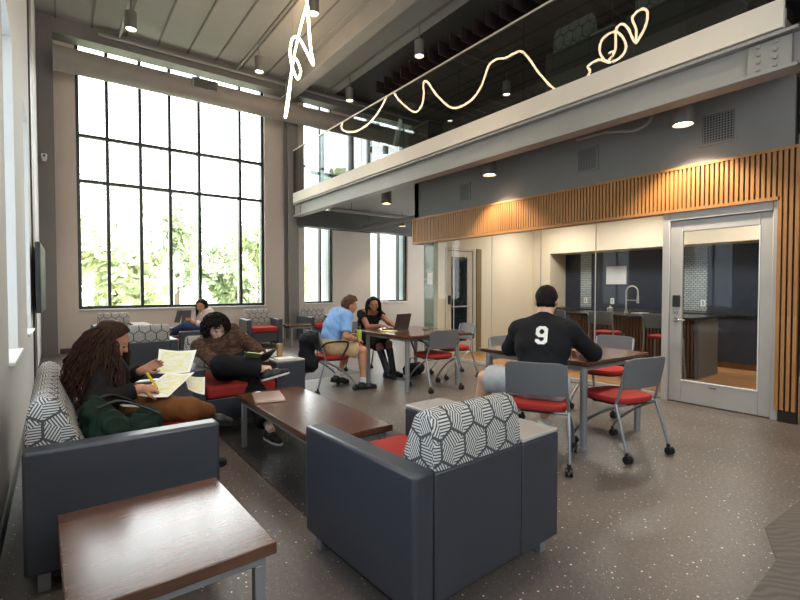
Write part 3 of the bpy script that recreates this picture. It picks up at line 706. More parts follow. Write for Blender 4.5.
def office_chair(label, loc, rz, arms=False, group='grey nesting chairs with red seats'):
    t = thing('nesting_chair', label, 'chair', loc, rz, group)
    slab(.225, .225, .425, .475, 3.4, dome=.006).build('seat', M_red, t)
    slab(.205, .205, .405, .424, 3.4).build('seat_pan', M_bplast, t)
    rows = []
    for i in range(9):
        v = i/8; z = .555+.25*v; row = []
        hw = .222-(.02*(abs(v-.5)*2)**6)
        for j in range(13):
            u = -1+2*j/12
            row.append((u*hw, -.215-.055*v-.03*(1-u*u), z-.012*abs(u)**8*(1 if v > .9 else 0)))
        rows.append(row)
    MB().sheet(rows, .014).build('backrest', M_chairgrey, t, .003, 1)
    for s in (-1, 1):
        MB().tube(crom([(s*.212, -.262, .785), (s*.215, -.235, .66), (s*.222, -.212, .54), (s*.232, -.18, .43)], 5), .012, 10).build('back_post', M_tubeg, t)
        MB().tube([(s*.232, -.18, .43), (s*.238, -.225, .30), (s*.246, -.295, .075)], .0125, 10).build('rear_leg', M_tubeg, t)
        MB().tube(crom([(s*.232, -.185, .41), (s*.236, -.09, .365), (s*.24, .06, .27), (s*.242, .19, .155), (s*.243, .245, .075)], 5), .0125, 10).build('front_leg', M_tubeg, t)
        for y in (-.295, .245):
            c = MB(); x = s*.244
            c.cyl((x-.026, y-.012, .03), (x-.006, y-.012, .03), .03, n=16).cyl((x+.006, y-.012, .03), (x+.026, y-.012, .03), .03, n=16).cyl((x, y, .03), (x, y, .085), .014, n=10).box(x-.02, x+.02, y-.028, y+.004, .045, .062)
            c.build('caster', M_bplast, t)
        if arms:
            MB().tube(crom([(s*.225, -.225, .60), (s*.285, -.19, .655), (s*.29, -.03, .665), (s*.285, .09, .655), (s*.265, .12, .60), (s*.235, .05, .45)], 6), .013, 10).build('armrest', M_bplast, t)
    MB().tube([(-.232, -.18, .415), (.232, -.18, .415)], .012, 10).build('cross_bar', M_tubeg, t)
    return t
office_chair('grey chair with a red seat under the man in the number 9 shirt', (3.075, 2.30, 0), R(-60))
office_chair('empty red seated chair nearest the kitchen door, back toward the camera', (3.80, 2.06, 0), R(-11))
office_chair('empty chair facing left on the kitchen side of the number 9 table', (4.86, 2.80, 0), R(92))
office_chair('chair at the far side of the number 9 table, mostly hidden by him', (4.07, 3.30, 0), R(178))
office_chair('empty grey chair pushed up to the laptop table, back toward the camera', (4.10, 4.80, 0), R(-6), True)
office_chair('empty chair with a window lit pale back, right end of the laptop table', (4.86, 5.24, 0), R(76), True)
office_chair('chair with black loop arms under the man in the blue shirt', (2.92, 5.52, 0), R(-92), True)
office_chair('chair under the woman typing at the laptop', (3.98, 6.24, 0), R(180), True)

# kitchen furniture -------------------------------------------------
isl = thing('kitchen_island', 'kitchen island with vertical wood slats and a dark top behind the glass', 'kitchen island', (7.57, 2.88, 0))
B(0, .72, 0, .06, 0, .88).build('end_panel', mat('grey_end_panel', (112, 112, 114), .5), isl, .003, 1)
B(.03, .72, .062, 2.15, .0, .88).build('cabinet_body', mat('dark_cabinet', (54, 50, 48), .6), isl, smooth=False)
m = MB()
for k in range(38): m.box(.0, .03, .07+.054*k, .102+.054*k, .02, .87)
m.build('slat_front', mat_wood('brown_slat', (96, 66, 44), (130, 92, 62), 'Z', .5, .05), isl, smooth=False)
B(-.28, .78, -.02, 2.19, .881, .92).build('counter_top', mat('dark_stone', (50, 47, 46), .22, var=.12), isl, .004, 2)
bc = thing('kitchen_counter', 'dark back counter along the navy tiled wall', 'counter', (9.0, .82, 0))
B(.02, .58, 0, 5.6, .1, .88).build('cabinet_body', mat('navy_cabinet', (48, 52, 62), .5), bc, .003, 1)
B(.08, .58, 0, 5.6, 0, .1).build('plinth', M_planks, bc, smooth=False)
B(-.01, .58, -.01, 5.64, .881, .92).build('counter_top', mat('dark_stone', (50, 47, 46), .22), bc, .004, 2)
fa = thing('kitchen_faucet', 'tall pale gooseneck faucet on the kitchen island', 'faucet', (7.9, 4.14, .921))
M_ivory = mat('brushed_pale_steel', (214, 210, 202), .3, .4)
MB().cyl((0, 0, 0), (0, 0, .03), .03).cyl((0, 0, .03), (0, 0, .06), .02).build('base', M_ivory, fa)
MB().tube([(0, 0, .05), (0, 0, .36)] + [(0, -.10+.10*math.cos(a), .36+.10*math.sin(a)) for a in [PI*k/10 for k in range(11)]] + [(0, -.20, .30)], .013, 12).build('spout', M_ivory, fa)
MB().cyl((0, -.20, .30), (0, -.20, .17), .018, .022).build('spray_head', M_ivory, fa)
MB().tube([(0, -.0, .22), (0, -.19, .22)], .008, 8).build('holder_arm', M_ivory, fa)
tag(MB().lathe([(.045, 0), (.05, .01), (.05, .08), (.02, .09), (.015, .12), (.001, .12)], (7.85, 4.40, .921)).build('soap_dispenser', M_ivory), 'small white dispenser beside the kitchen faucet', 'dispenser')
tag(MB().box(7.75, 8.05, 3.82, 3.98, .921, .935).build('soap_tray', M_ivory, bevel=.004), 'pale tray on the island beside the faucet', 'tray')
tag(MB().box(9.57, 9.599, 5.02, 5.46, 1.43, 1.815).build('wall_sign', mat('white_sign', (206, 206, 208), .6), bevel=.002), 'blank white notice panel on the navy tiled wall', 'sign')
for y, lb in ((5.33, 'white outlet plate under the notice panel on the navy tiles'), (3.58, 'white outlet plate on the pale tile strip behind the door glass'), (5.95, 'white outlet plate on the pale tile strip beside the pier')):
    o = thing('wall_outlet', lb, 'outlet', (9.585 if y != 5.33 else 9.6, y, 1.07)); MB().box(-.008, 0, -.04, .04, -.06, .06).build('plate', M_white, o, .003, 1)
    MB().box(-.01, -.0085, -.018, .018, -.04, .04).build('socket', M_tabl, o, smooth=False)
def stool(label, loc):
    t = thing('counter_stool', label, 'stool', loc, R(-90), 'red seated stools at the kitchen island')
    slab(.19, .19, .62, .665, 3.2, dome=.006).build('seat', M_red, t)
    rows = [[(u*.2, -.17-.04*v-.03*(1-u*u), .78+.2*v) for u in [-1+2*j/8 for j in range(9)]] for v in [i/5 for i in range(6)]]
    MB().sheet(rows, .014).build('backrest', M_chairgrey, t)
    for s in (-1, 1):
        MB().tube([(s*.195, -.215, .97), (s*.2, -.18, .66), (s*.215, -.21, 0)], .012, 8).build('rear_leg', M_tubeg, t)
        MB().tube([(s*.195, .15, .62), (s*.215, .2, 0)], .012, 8).build('front_leg', M_tubeg, t)
    MB().tube([(-.207, .175, .25), (.207, .175, .25)], .01, 8).build('foot_rail', M_tubeg, t)
for y, lb in ((4.80, 'counter stool behind the shoulder of the man in black'), (3.98, 'counter stool in front of the faucet end of the island'), (3.12, 'counter stool beside the kitchen door frame')):
    stool(lb, (7.02, y, .006))

# balcony furniture --------------------------------------------------
zf = 3.62
def lounge_up(label, x, y, rz):
    o = armchair(label, (x, y, zf), rz, group='lounge chairs on the balcony'); o.scale = (1, 1, 1.42); return o
c = lounge_up('patterned lounge chair behind the balcony glass at the upper right', 5.84, 3.52, R(-90))
c2 = lounge_up('second patterned lounge chair on the balcony, cut off by the top edge', 5.84, 2.42, R(-90))
mc = thing('wire_chair', 'white wire framed chair near the far end of the balcony', 'chair', (5.50, 8.10, zf), R(60)); mc.scale = (1.1, 1.1, 1.38)
rows = [[(u*.26*(1-.25*v*v), -.2-.1*v-.08*(1-u*u), .45+.42*v) for u in [-1+2*j/8 for j in range(9)]] for v in [i/6 for i in range(7)]]
M_pale = mat('pale_green_shell', (176, 192, 186), .5)
MB().sheet(rows, .012).build('backrest', M_pale, mc)
slab(.25, .24, .43, .46, 2.6).build('seat', M_pale, mc)
for s in (-1, 1):
    for q in (-1, 1): MB().tube([(s*.1, q*.08, .42), (s*.26, q*.25, 0)], .011, 8).build('leg', M_white, mc)
ub = thing('desk', 'dark desk near the far end of the balcony', 'desk', (6.75, 7.6, zf)); ub.scale = (1, 1, 1.5)
B(-.7, .7, -.35, .35, .70, .74).build('desk_top', M_edge, ub, .004, 1)
for s in (-.66, .66): B(s-.02, s+.02, -.33, .33, 0, .699).build('leg', M_edge, ub, smooth=False)
# tv
tv = thing('wall_television', 'black flat screen television on the left wall seen edge on', 'television', (XL, 7.95, 1.48), 0)
xf = XF((.09, 0, 0), (0, 0, R(-1)))
MB().box(-.03, .02, -.72, .72, -.44, .44).build('television_body', M_bplast, tv, .006, 2, xf=xf)
B(.0205, .024, -.70, .70, -.42, .42).build('screen', mat('tv_screen', (12, 13, 15), .5, spec=.2), tv, smooth=False, xf=xf)
MB().box(0, .06, -.12, .12, -.12, .12).build('wall_bracket', M_bplast, tv, .004, 1)
tag(MB().box(XL, XL+.012, 6.02, 6.10, .98, 1.1).build('switch_plate', M_white, bevel=.003), 'white switch plate on the left wall beyond the sofa', 'switch')
# ------------------------------------------------------------------ people: signed distance bodies
def V3(*a): return np.array(a if len(a) > 1 else a[0], float)
def nrm(v): v = np.asarray(v, float); return v/(np.linalg.norm(v)+1e-12)
class SDF:
    """smooth union of tapered capsules and ellipsoids, meshed with surface nets"""
    def __init__(s, vox=.007): s.p = []; s.vox = vox
    def cap(s, a, b, ra, rb=None, k=.02, cut=None): s.p.append(('c', V3(a), V3(b), ra, ra if rb is None else rb, k, cut)); return s
    def ell(s, c, r, M=None, k=.02, cut=None): s.p.append(('e', V3(c), V3(r), np.eye(3) if M is None else np.array(M), None, k, cut)); return s
    def mesh(s, wr=0.):
        lo = np.full(3, 1e9); hi = -lo
        for q in s.p:
            if q[0] == 'c':
                for c, r in ((q[1], q[3]), (q[2], q[4])): lo = np.minimum(lo, c-r); hi = np.maximum(hi, c+r)
            else: r = max(q[2]); lo = np.minimum(lo, q[1]-r); hi = np.maximum(hi, q[1]+r)
        v = s.vox; lo -= 4*v; hi += 4*v
        n = np.ceil((hi-lo)/v).astype(int)+1
        ax = [lo[i]+v*np.arange(n[i]) for i in range(3)]
        F = np.full(n, .2, np.float32)
        for q in s.p:
            k = q[5]; m = k*1.2+.03
            if q[0] == 'c': a = np.minimum(q[1]-q[3], q[2]-q[4])-m; b = np.maximum(q[1]+q[3], q[2]+q[4])+m
            else: r = max(q[2]); a = q[1]-r-m; b = q[1]+r+m
            i0 = np.maximum(0, np.floor((a-lo)/v).astype(int)); i1 = np.minimum(n, np.ceil((b-lo)/v).astype(int)+1)
            X = ax[0][i0[0]:i1[0], None, None]; Y = ax[1][None, i0[1]:i1[1], None]; Z = ax[2][None, None, i0[2]:i1[2]]
            if q[0] == 'c':
                A, Bq = q[1], q[2]; d = Bq-A; L = float(d@d)+1e-9
                t = np.clip(((X-A[0])*d[0]+(Y-A[1])*d[1]+(Z-A[2])*d[2])/L, 0, 1)
                D = np.sqrt((X-A[0]-t*d[0])**2+(Y-A[1]-t*d[1])**2+(Z-A[2]-t*d[2])**2)-(q[3]+(q[4]-q[3])*t)
            else:
                M = q[3]; x, y, z = X-q[1][0], Y-q[1][1], Z-q[1][2]
                u = [(M[i][0]*x+M[i][1]*y+M[i][2]*z) for i in range(3)]; r = q[2]
                k0 = np.sqrt((u[0]/r[0])**2+(u[1]/r[1])**2+(u[2]/r[2])**2)+1e-9
                k1 = np.sqrt((u[0]/r[0]**2)**2+(u[1]/r[1]**2)**2+(u[2]/r[2]**2)**2)+1e-9
                D = k0*(k0-1)/k1
            if q[6] is not None:
                for (c, d) in q[6]: D = np.maximum(D, (X-c[0])*d[0]+(Y-c[1])*d[1]+(Z-c[2])*d[2])
            S0 = F[i0[0]:i1[0], i0[1]:i1[1], i0[2]:i1[2]]
            h = np.maximum(k-np.abs(S0-D), 0)/k
            F[i0[0]:i1[0], i0[1]:i1[1], i0[2]:i1[2]] = np.minimum(S0, D)-h*h*k*.25
        if wr:
            X, Y, Z = ax[0][:, None, None], ax[1][None, :, None], ax[2][None, None, :]
            F += (wr*(np.sin(41*X+23*Z+9*np.sin(17*Y))*np.sin(37*Z-19*Y)+.6*np.sin(67*Z+31*X-43*Y))).astype(np.float32)
        return nets(F, lo, v)
def nets(F, lo, v):
    ins = F < 0; n = F.shape
    cs = np.zeros((n[0]-1, n[1]-1, n[2]-1), np.int8)
    for dx in (0, 1):
        for dy in (0, 1):
            for dz in (0, 1): cs += ins[dx:n[0]-1+dx, dy:n[1]-1+dy, dz:n[2]-1+dz]
    act = np.argwhere((cs > 0) & (cs < 8)); idx = np.full(cs.shape, -1, np.int64); idx[tuple(act.T)] = np.arange(len(act))
    acc = np.zeros((len(act), 3)); cnt = np.zeros(len(act))
    corners = [(x, y, z) for x in (0, 1) for y in (0, 1) for z in (0, 1)]
    for a in corners:
        for d in range(3):
            if a[d]: continue
            b = list(a); b[d] = 1
            fa = F[act[:, 0]+a[0], act[:, 1]+a[1], act[:, 2]+a[2]]; fb = F[act[:, 0]+b[0], act[:, 1]+b[1], act[:, 2]+b[2]]
            m = (fa < 0) != (fb < 0); t = np.where(m, fa/(fa-fb+1e-12*(fa == fb)), 0)
            p = np.tile(np.array(a, float), (len(act), 1)); p[:, d] += t
            acc[m] += p[m]; cnt[m] += 1
    P = (act+acc/cnt[:, None])*v+lo; Q = []
    for d in range(3):
        e, g = [(1, 2), (2, 0), (0, 1)][d]
        sl0 = [slice(None)]*3; sl1 = [slice(None)]*3; sl0[d] = slice(0, n[d]-1); sl1[d] = slice(1, n[d])
        A, Bq = ins[tuple(sl0)], ins[tuple(sl1)]
        w = np.argwhere(A != Bq); ok = (w[:, e] > 0) & (w[:, g] > 0) & (w[:, e] < n[e]-1) & (w[:, g] < n[g]-1); w = w[ok]
        def cell(de, dg):
            c = w.copy(); c[:, e] += de; c[:, g] += dg; return idx[tuple(c.T)]
        q = np.stack([cell(-1, -1), cell(0, -1), cell(0, 0), cell(-1, 0)], 1)
        fl = ~A[tuple(w.T)]; q[fl] = q[fl][:, ::-1]; Q.append(q)
    return P, np.concatenate(Q)
def sdf_obj(name, s, m, parent, wr=0., smooth=1, origin=None):
    P, Q = s.mesh(wr)
    for _ in range(smooth):
        acc = np.zeros_like(P); c = np.zeros(len(P))
        for i in range(4):
            a, b = Q[:, i], Q[:, (i+1) % 4]
            np.add.at(acc, a, P[b]); np.add.at(c, a, 1)
        P = P*.5+.5*acc/np.maximum(c, 1)[:, None]
    if origin is not None: P = P-np.asarray(origin)
    me = bpy.data.meshes.new(name); me.vertices.add(len(P)); me.vertices.foreach_set('co', P.astype(np.float32).ravel())
    me.loops.add(Q.size); me.polygons.add(len(Q)); me.loops.foreach_set('vertex_index', Q.astype(np.int32).ravel())
    me.polygons.foreach_set('loop_start', np.arange(0, Q.size, 4, dtype=np.int32)); me.polygons.foreach_set('loop_total', np.full(len(Q), 4, np.int32))
    me.update(); me.validate(); me.materials.append(m)
    me.polygons.foreach_set('use_smooth', [True]*len(me.polygons))
    o = bpy.data.objects.new(name, me); COL.objects.link(o); o.parent = parent
    return o
def bone(a, b, l1, l2, pole):
    """elbow or knee between a and b, bent toward pole; returns joint and reachable end"""
    a, b, pole = V3(a), V3(b), V3(pole); d = b-a; L = np.linalg.norm(d)
    if L > (l1+l2)*.998: b = a+d/L*(l1+l2)*.998; d = b-a; L = np.linalg.norm(d)
    x = (l1*l1-l2*l2+L*L)/(2*L); h = math.sqrt(max(l1*l1-x*x, 0)); u = d/L
    w = pole-a; w = w-u*(w@u)
    return a+u*x+nrm(w)*h, b
def hand(s, wr, d, pn, side, curl=.5, sc=1., spread=.0, thumb=.5):
    """palm and five separate fingers: d points to the fingers, pn is where the palm faces, side +1/-1 puts the thumb"""
    d = nrm(d); pn = nrm(pn-d*(np.asarray(pn)@d)); t = np.cross(d, pn)*side
    wr = V3(wr)
    for j, (o, L) in enumerate(((.026, .082), (.009, .088), (-.009, .086), (-.026, .078))):
        s.cap(wr+t*o*.5*sc, wr+(d*L+t*o)*sc, .0145*sc, .0115*sc, k=.010)
    s.cap(wr-d*.02, wr+d*.015, .026*sc, .022*sc, k=.012)
    for j, (o, L0, fl) in enumerate(((.027, .084, .070), (.009, .090, .078), (-.0095, .087, .073), (-.0275, .079, .058))):
        p = wr+(d*L0+t*o)*sc; a = curl*.55+.08*j*curl
        dirv = nrm(d+t*spread*(1.5-j)*.5); r = .0088*sc
        for q, f in enumerate((.45, .31, .24)):
            dd = dirv*math.cos(a)+pn*math.sin(a); e = p+dd*fl*f*sc
            s.cap(p, e, r, r*.9, k=.005); p = e; r *= .9; a += curl*(.85 if q == 0 else .6)
    p = wr+(d*.022+t*.024+pn*.006)*sc; dd = nrm(d*.62+t*.62+pn*(.2+.5*thumb)); e = p+dd*.042*sc
    s.cap(p, e, .0135*sc, .0105*sc, k=.010); d2 = nrm(d*.85+t*(.35-.5*thumb)+pn*(.15+.5*thumb)); s.cap(e, e+d2*.033*sc, .0102*sc, .0088*sc, k=.006)
    s.cap(e+d2*.033*sc, e+d2*.052*sc+pn*.004, .0088*sc, .0076*sc, k=.005)
def basis(f, u=(0, 0, 1)):
    f = nrm(f); u = nrm(np.asarray(u)-f*(np.asarray(u)@f)); return np.cross(f, u), f, u
M_eyew = mat('eye_white', (170, 160, 152), .6, spec=.1); M_iris = mat('eye_dark', (36, 25, 20), .5, spec=.2)
M_teeth = mat('tooth_white', (226, 222, 214), .35); M_lip = mat('lip_rose', (150, 82, 76), .5)
class Person:
    def __init__(s, label, J, skin, sc=1., female=False, shoe=None, rz=0., name='person', hs=1.):
        s.J = {k: V3(v) for k, v in J.items()}; s.sc = sc; s.fem = female; s.skin = skin
        p = s.J['pelvis']; s.o = V3(p[0], p[1], 0)
        s.root = None; s.label = label; s.hemz = -.03; s.hs = hs; s.body = SDF(.0062)
        s.solve()
    def solve(s):
        J, sc = s.J, s.sc
        f = nrm(J['face_body']); up = nrm(J['neck']-J['pelvis']); r = nrm(np.cross(f, up)); s.r, s.f, s.up = r, f, up
        sh = .168*sc if s.fem else .192*sc
        J['shR'] = J['neck']-up*.045+r*sh+J.get('shrR', V3(0, 0, 0)); J['shL'] = J['neck']-up*.045-r*sh+J.get('shrL', V3(0, 0, 0))
        rh = nrm(np.cross(nrm(J.get('hipface', f)), V3(0, 0, 1)))
        J['hipR'] = J['pelvis']+rh*.088*sc; J['hipL'] = J['pelvis']-rh*.088*sc
        for S_ in 'RL':
            J['el'+S_], J['wr'+S_] = bone(J['sh'+S_], J['wr'+S_], .285*sc, .255*sc, J['elp'+S_])
            J['kn'+S_], J['an'+S_] = bone(J['hip'+S_], J['an'+S_], .43*sc, .42*sc, J['knp'+S_])
    def torso(s, b, g=0., top=True, k=.05, cut=None):
        J, sc, r, f, up = s.J, s.sc, s.r, s.f, s.up
        P, N = J['pelvis'], J['neck']; C = J.get('chest', P+(N-P)*.62); W = P+(C-P)*.48-f*.01
        rh = nrm(J['hipR']-J['hipL'])
        b.cap(P+rh*.075*sc, P-rh*.075*sc, (.112 if s.fem else .105)*sc+g, k=k, cut=None if not cut else cut+[(P+up*s.hemz, -up)])
        for S_ in 'RL': b.cap(N+up*.01, J['sh'+S_]+up*.012, .046*sc+g, .046*sc+g, k=.03, cut=cut)
        b.cap(W+r*.055*sc, W-r*.055*sc, (.092 if s.fem else .104)*sc+g, k=k, cut=cut)
        b.cap(C+r*.075*sc, C-r*.075*sc, (.100 if s.fem else .115)*sc+g, k=k, cut=cut)
        C2 = (C+N)/2+up*.0; b.cap(C2+r*.095*sc, C2-r*.095*sc, (.082 if s.fem else .098)*sc+g, k=k, cut=cut)
        U = N-up*.05*sc; b.cap(J['shR']*.96+U*.04, J['shL']*.96+U*.04, .056*sc+g, k=k, cut=cut)
        b.cap(U, N+up*.0, .062*sc+g, .055*sc+g, k=k, cut=cut)
        if s.fem:
            for q in (-1, 1): b.ell(C+r*q*.062*sc+f*.078*sc+up*.02, (.058*sc+g, .055*sc+g, .058*sc+g), k=.04, cut=cut)
    def make_body(s, hR, hL, barefoot=False, feet=True):
        J, sc, b = s.J, s.sc, s.body
        s.torso(b)
        hf = nrm(J['face']); R_, F_, U_ = basis(hf, J.get('headup', (0, 0, 1))); s.hb = (R_, F_, U_); c = J['head']; M = np.stack([R_, F_, U_])
        h = s.hs*sc**.5
        b.cap(J['neck']-s.up*.03, c-U_*.055*h-F_*.018*h, .056*h if not s.fem else .049*h, .052*h if not s.fem else .046*h, k=.03)
        b.ell(c, (.074*h, .094*h, .090*h), M, k=.02)
        b.ell(c+F_*.026*h-U_*.052*h, (.058*h, .068*h, .078*h), M, k=.025)
        b.cap(c+F_*.058*h-U_*.108*h+R_*.014*h, c+F_*.058*h-U_*.108*h-R_*.014*h, .021*h, k=.025)
        b.cap(c+F_*.080*h+U_*.012*h+R_*.032*h, c+F_*.080*h+U_*.012*h-R_*.032*h, .013*h, k=.015)
        b.cap(c+F_*.092*h-U_*.004*h, c+F_*.108*h-U_*.042*h, .008*h, .0135*h, k=.010)
        b.cap(c+F_*.088*h-U_*.074*h+R_*.018*h, c+F_*.088*h-U_*.074*h-R_*.018*h, .0095*h, k=.010)
        for q in (-1, 1):
            b.ell(c+R_*q*.076*h-F_*.006*h-U_*.022*h, (.011*h, .024*h, .033*h), M, k=.008)
            b.ell(c+R_*q*.042*h+F_*.062*h-U_*.045*h, (.024*h, .022*h, .024*h), M, k=.02)
        for S_, hh in (('R', hR), ('L', hL)):
            b.cap(J['sh'+S_], J['el'+S_], .052*sc, .040*sc, k=.03); 
            m = J['el'+S_]*.7+J['wr'+S_]*.3
            b.cap(J['el'+S_], m, .040*sc, .041*sc, k=.02); b.cap(m, J['wr'+S_], .041*sc, .027*sc, k=.02)
            hand(b, J['wr'+S_], hh[0], hh[1], 1 if S_ == 'L' else -1, *hh[2:3], sc=(.93 if s.fem else 1.0), thumb=.5)
            b.cap(J['hip'+S_], J['kn'+S_], .088*sc, .056*sc, k=.04)
            kn, an = J['kn'+S_], J['an'+S_]; ax = nrm(an-kn)
            back = nrm(J['hip'+S_]-kn); back = nrm(back-ax*(back@ax))
            b.cap(kn, an, .053*sc, .036*sc, k=.03); b.cap(kn+(an-kn)*.2+back*.016, kn+(an-kn)*.45+back*.014, .044*sc, .038*sc, k=.04)
            t = nrm(J['toe'+S_]); dn = nrm(J.get('sole'+S_, V3(0, 0, -1))); dn = nrm(dn-t*(dn@t)); b.cap(an, an+dn*.045*sc, .035*sc, .03*sc, k=.02); b.cap(an+dn*.048*sc, an+dn*.058*sc+t*.13*sc, .028*sc, .018*sc, k=.02)
        s.root = sdf_obj('person', b, s.skin, None, origin=s.o)
        s.root.location = tuple(s.o); tag(s.root, s.label, 'person')
        for q in (-1, 1):
            e = MB(); p = c+R_*q*.031*h+F_*.0815*h-U_*.014*h
            e.ball(p, (.0125*h, .0125*h, .0085*h), 12, 8); e.cur = 1
            e.ball(p+F_*.0062*h-U_*.002, .0092*h, 10, 6)
            s.part(e, 'eye', [M_eyew, M_iris])
            w = MB(); w.tube([p+F_*.006+U_*(.018+.004*z)*h+R_*q*(z-.5)*.034*h-F_*.008*abs(z-.3) for z in (0, .25, .5, .75, 1)], [.002, .0035, .0035, .003, .0015], 6)
            s.part(w, 'eyebrow', s.hairm)
        l = MB(); l.tube([c+F_*(.0965-.006*abs(z)**2)*h-U_*(.075+(-.004 if s.J.get('smile') is not None else .002)*abs(z))*h+R_*z*.021*h for z in (-1, -.5, 0, .5, 1)], [.0025, .0045, .005, .0045, .0025], 6)
        s.part(l, 'lips', M_lip)
        if 'smile' in J:
            l = MB(); l.tube([c+F_*(.0985-.006*z*z)*h-U_*(.0745-.004*abs(z))*h+R_*z*.017*h for z in (-1, -.5, 0, .5, 1)], [.001, .0035, .004, .0035, .001], 6); s.part(l, 'teeth', M_teeth)
    def part(s, mb, name, m, **kw):
        return mb.build(name, m, s.root, xf=Matrix.Translation(Vector(-s.o)), **kw)
    def cloth(s, sd, name, m, wr=.0016):
        return sdf_obj(name, sd, m, s.root, wr, origin=s.o)
    def shirt(s, name, m, slv=.55, g=.012, hem=None, neck=True, slvR=None, vox=.0075):
        """torso garment with sleeves reaching slv of the whole arm (0..1 upper arm, 1..2 forearm)"""
        J, sc = s.J, s.sc; d = SDF(vox); cut = []
        cut.append((J['neck']+s.up*(.012 if neck else -.03)+s.f*.0, nrm(s.up+s.f*.45)))
        s.torso(d, g, cut=cut)
        for S_ in 'RL':
            v = slvR if (slvR is not None and S_ == 'R') else slv
            a, e, w = J['sh'+S_], J['el'+S_], J['wr'+S_]
            if v <= 1:
                q = a+(e-a)*v; u = nrm(e-a); d.cap(a, q+u*.05, .056*sc+g, .050*sc+g*1.5, k=.035, cut=[(q, u)])
            else:
                d.cap(a, e, .055*sc+g, .044*sc+g, k=.035); q = e+(w-e)*(v-1); u = nrm(w-e); d.cap(e, q+u*.04, .046*sc+g, .036*sc+g, k=.03, cut=[(q, u)])
        return s.cloth(d, name, m)
    def legs(s, name, m, ln=2., g=.013, vox=.0075, loose=.0):
        """lower garment: ln 0..1 along the thigh, 1..2 along the shin"""
        J, sc = s.J, s.sc; d = SDF(vox); P = J['pelvis']; rh = nrm(J['hipR']-J['hipL'])
        top = nrm(J['neck']-P); cut = [(P+top*.10, top)]
        d.cap(P+rh*.075*sc, P-rh*.075*sc, (.115 if s.fem else .108)*sc+g, k=.05, cut=cut)
        W = P+top*.07; d.cap(W+rh*.055*sc, W-rh*.055*sc, .102*sc+g, k=.05, cut=cut)
        for S_ in 'RL':
            a, kn, an = J['hip'+S_], J['kn'+S_], J['an'+S_]
            if ln <= 1:
                q = a+(kn-a)*ln; u = nrm(kn-a); d.cap(a, q+u*.06, .090*sc+g, .070*sc+g*1.6+loose, k=.04, cut=[(q, u)])
            else:
                d.cap(a, kn, .090*sc+g, .060*sc+g+loose*.5, k=.04); q = kn+(an-kn)*(ln-1); u = nrm(an-kn); d.cap(kn, q+u*.05, .056*sc+g+loose*.6, .044*sc+g+loose, k=.035, cut=[(q, u)])
        return s.cloth(d, name, m)
    def skirt(s, name, m, ln=.9, g=.02):
        J, sc = s.J, s.sc; d = SDF(.008); P = J['pelvis']; rh = nrm(J['hipR']-J['hipL'])
        top = nrm(J['neck']-P); d.cap(P+rh*.075*sc, P-rh*.075*sc, .115*sc+g, k=.05, cut=[(P+top*.10, top)])
        kR, kL = J['hipR']+(J['knR']-J['hipR'])*ln, J['hipL']+(J['knL']-J['hipL'])*ln; u = nrm(J['knR']-J['hipR'])
        for w in (0, .25, .5, .75, 1): d.cap(J['hipR']*(1-w)+J['hipL']*w, kR*(1-w)+kL*w+u*.03, .09*sc+g, .072*sc+g, k=.05, cut=[((kR+kL)/2, u)])
        return s.cloth(d, name, m)
    def shoes(s, m, high=0., sole=None, sock=None):
        J, sc = s.J, s.sc
        for S_ in 'RL':
            an = J['an'+S_]; t = nrm(J['toe'+S_]); dn = nrm(J.get('sole'+S_, V3(0, 0, -1))); dn = nrm(dn-t*(dn@t)); sd = np.cross(t, dn)
            d = SDF(.006); base = an+dn*.045*sc
            cut = [(an+dn*.088*sc, dn)]
            d.cap(base-t*.045*sc+dn*.005, base+t*.09*sc+dn*.012, .045*sc, .041*sc, k=.02, cut=cut)
            d.cap(base+t*.09*sc+dn*.012, base+t*.165*sc+dn*.018, .042*sc, .031*sc, k=.02, cut=cut)
            d.cap(an-t*.012+dn*.03, an-t*.01-dn*.01, .046*sc, .045*sc, k=.02, cut=[(an-dn*.01, -dn)])
            if high: u = nrm(J['kn'+S_]-an); d.cap(an, an+u*high, .05*sc, .058*sc, k=.02, cut=[(an+u*high, u)])
            o = s.cloth(d, 'boot' if high else 'shoe', m, 0.)
            if sole is not None:
                k = MB(); pts = []
                for z, hw in ((-.085, .018), (-.07, .036), (0, .043), (.08, .047), (.15, .041), (.185, .024), (.195, .006)): pts.append((z*sc, hw*sc))
                ring = [V3(an+t*z+sd*w) for z, w in pts]+[V3(an+t*z-sd*w) for z, w in reversed(pts)]
                k.rings([[p+dn*.074*sc for p in ring], [p+dn*.092*sc for p in ring]])
                q = s.part(k, 'sole', sole); q.parent = o
            if sock is not None:
                u = nrm(J['kn'+S_]-an); d = SDF(.006); d.cap(an-u*.0, an+u*.075, .041*sc, .042*sc, k=.01, cut=[(an+u*.07, u)]); s.cloth(d, 'sock', sock, 0.)
rh_ = random.Random(11)
def hair_cap(s, m, g=.012, fringe=.035, back=.10, vol=0., wr=.003, ear=-.03):
    """close hair: cranium shell trimmed off the face, tapering into the nape"""
    R_, F_, U_ = s.hb; c = s.J['head']; h = s.hs*s.sc**.5; M = np.stack([R_, F_, U_]); d = SDF(.006)
    face = (c+F_*.052*h+U_*fringe*h, nrm(F_*.88-U_*.48))
    d.ell(c+U_*.006*h-F_*.006*h, (.074*h+g+vol, .094*h+g+vol*.6, .090*h+g+vol), M, k=.01, cut=[face, (c+U_*ear*h, nrm(F_*.55-U_*.83))])
    d.ell(c-F_*.030*h-U_*.045*h, (.064*h+g*.6, .058*h+g, back*h), M, k=.03, cut=[(c-F_*.022, F_)])
    for q in (-1, 1): d.cap(c+R_*q*.073*h+F_*.016*h+U_*.02*h, c+R_*q*.073*h+F_*.018*h-U_*.012*h, .009, .005, k=.01)
    return s.cloth(d, 'hair', m, wr)
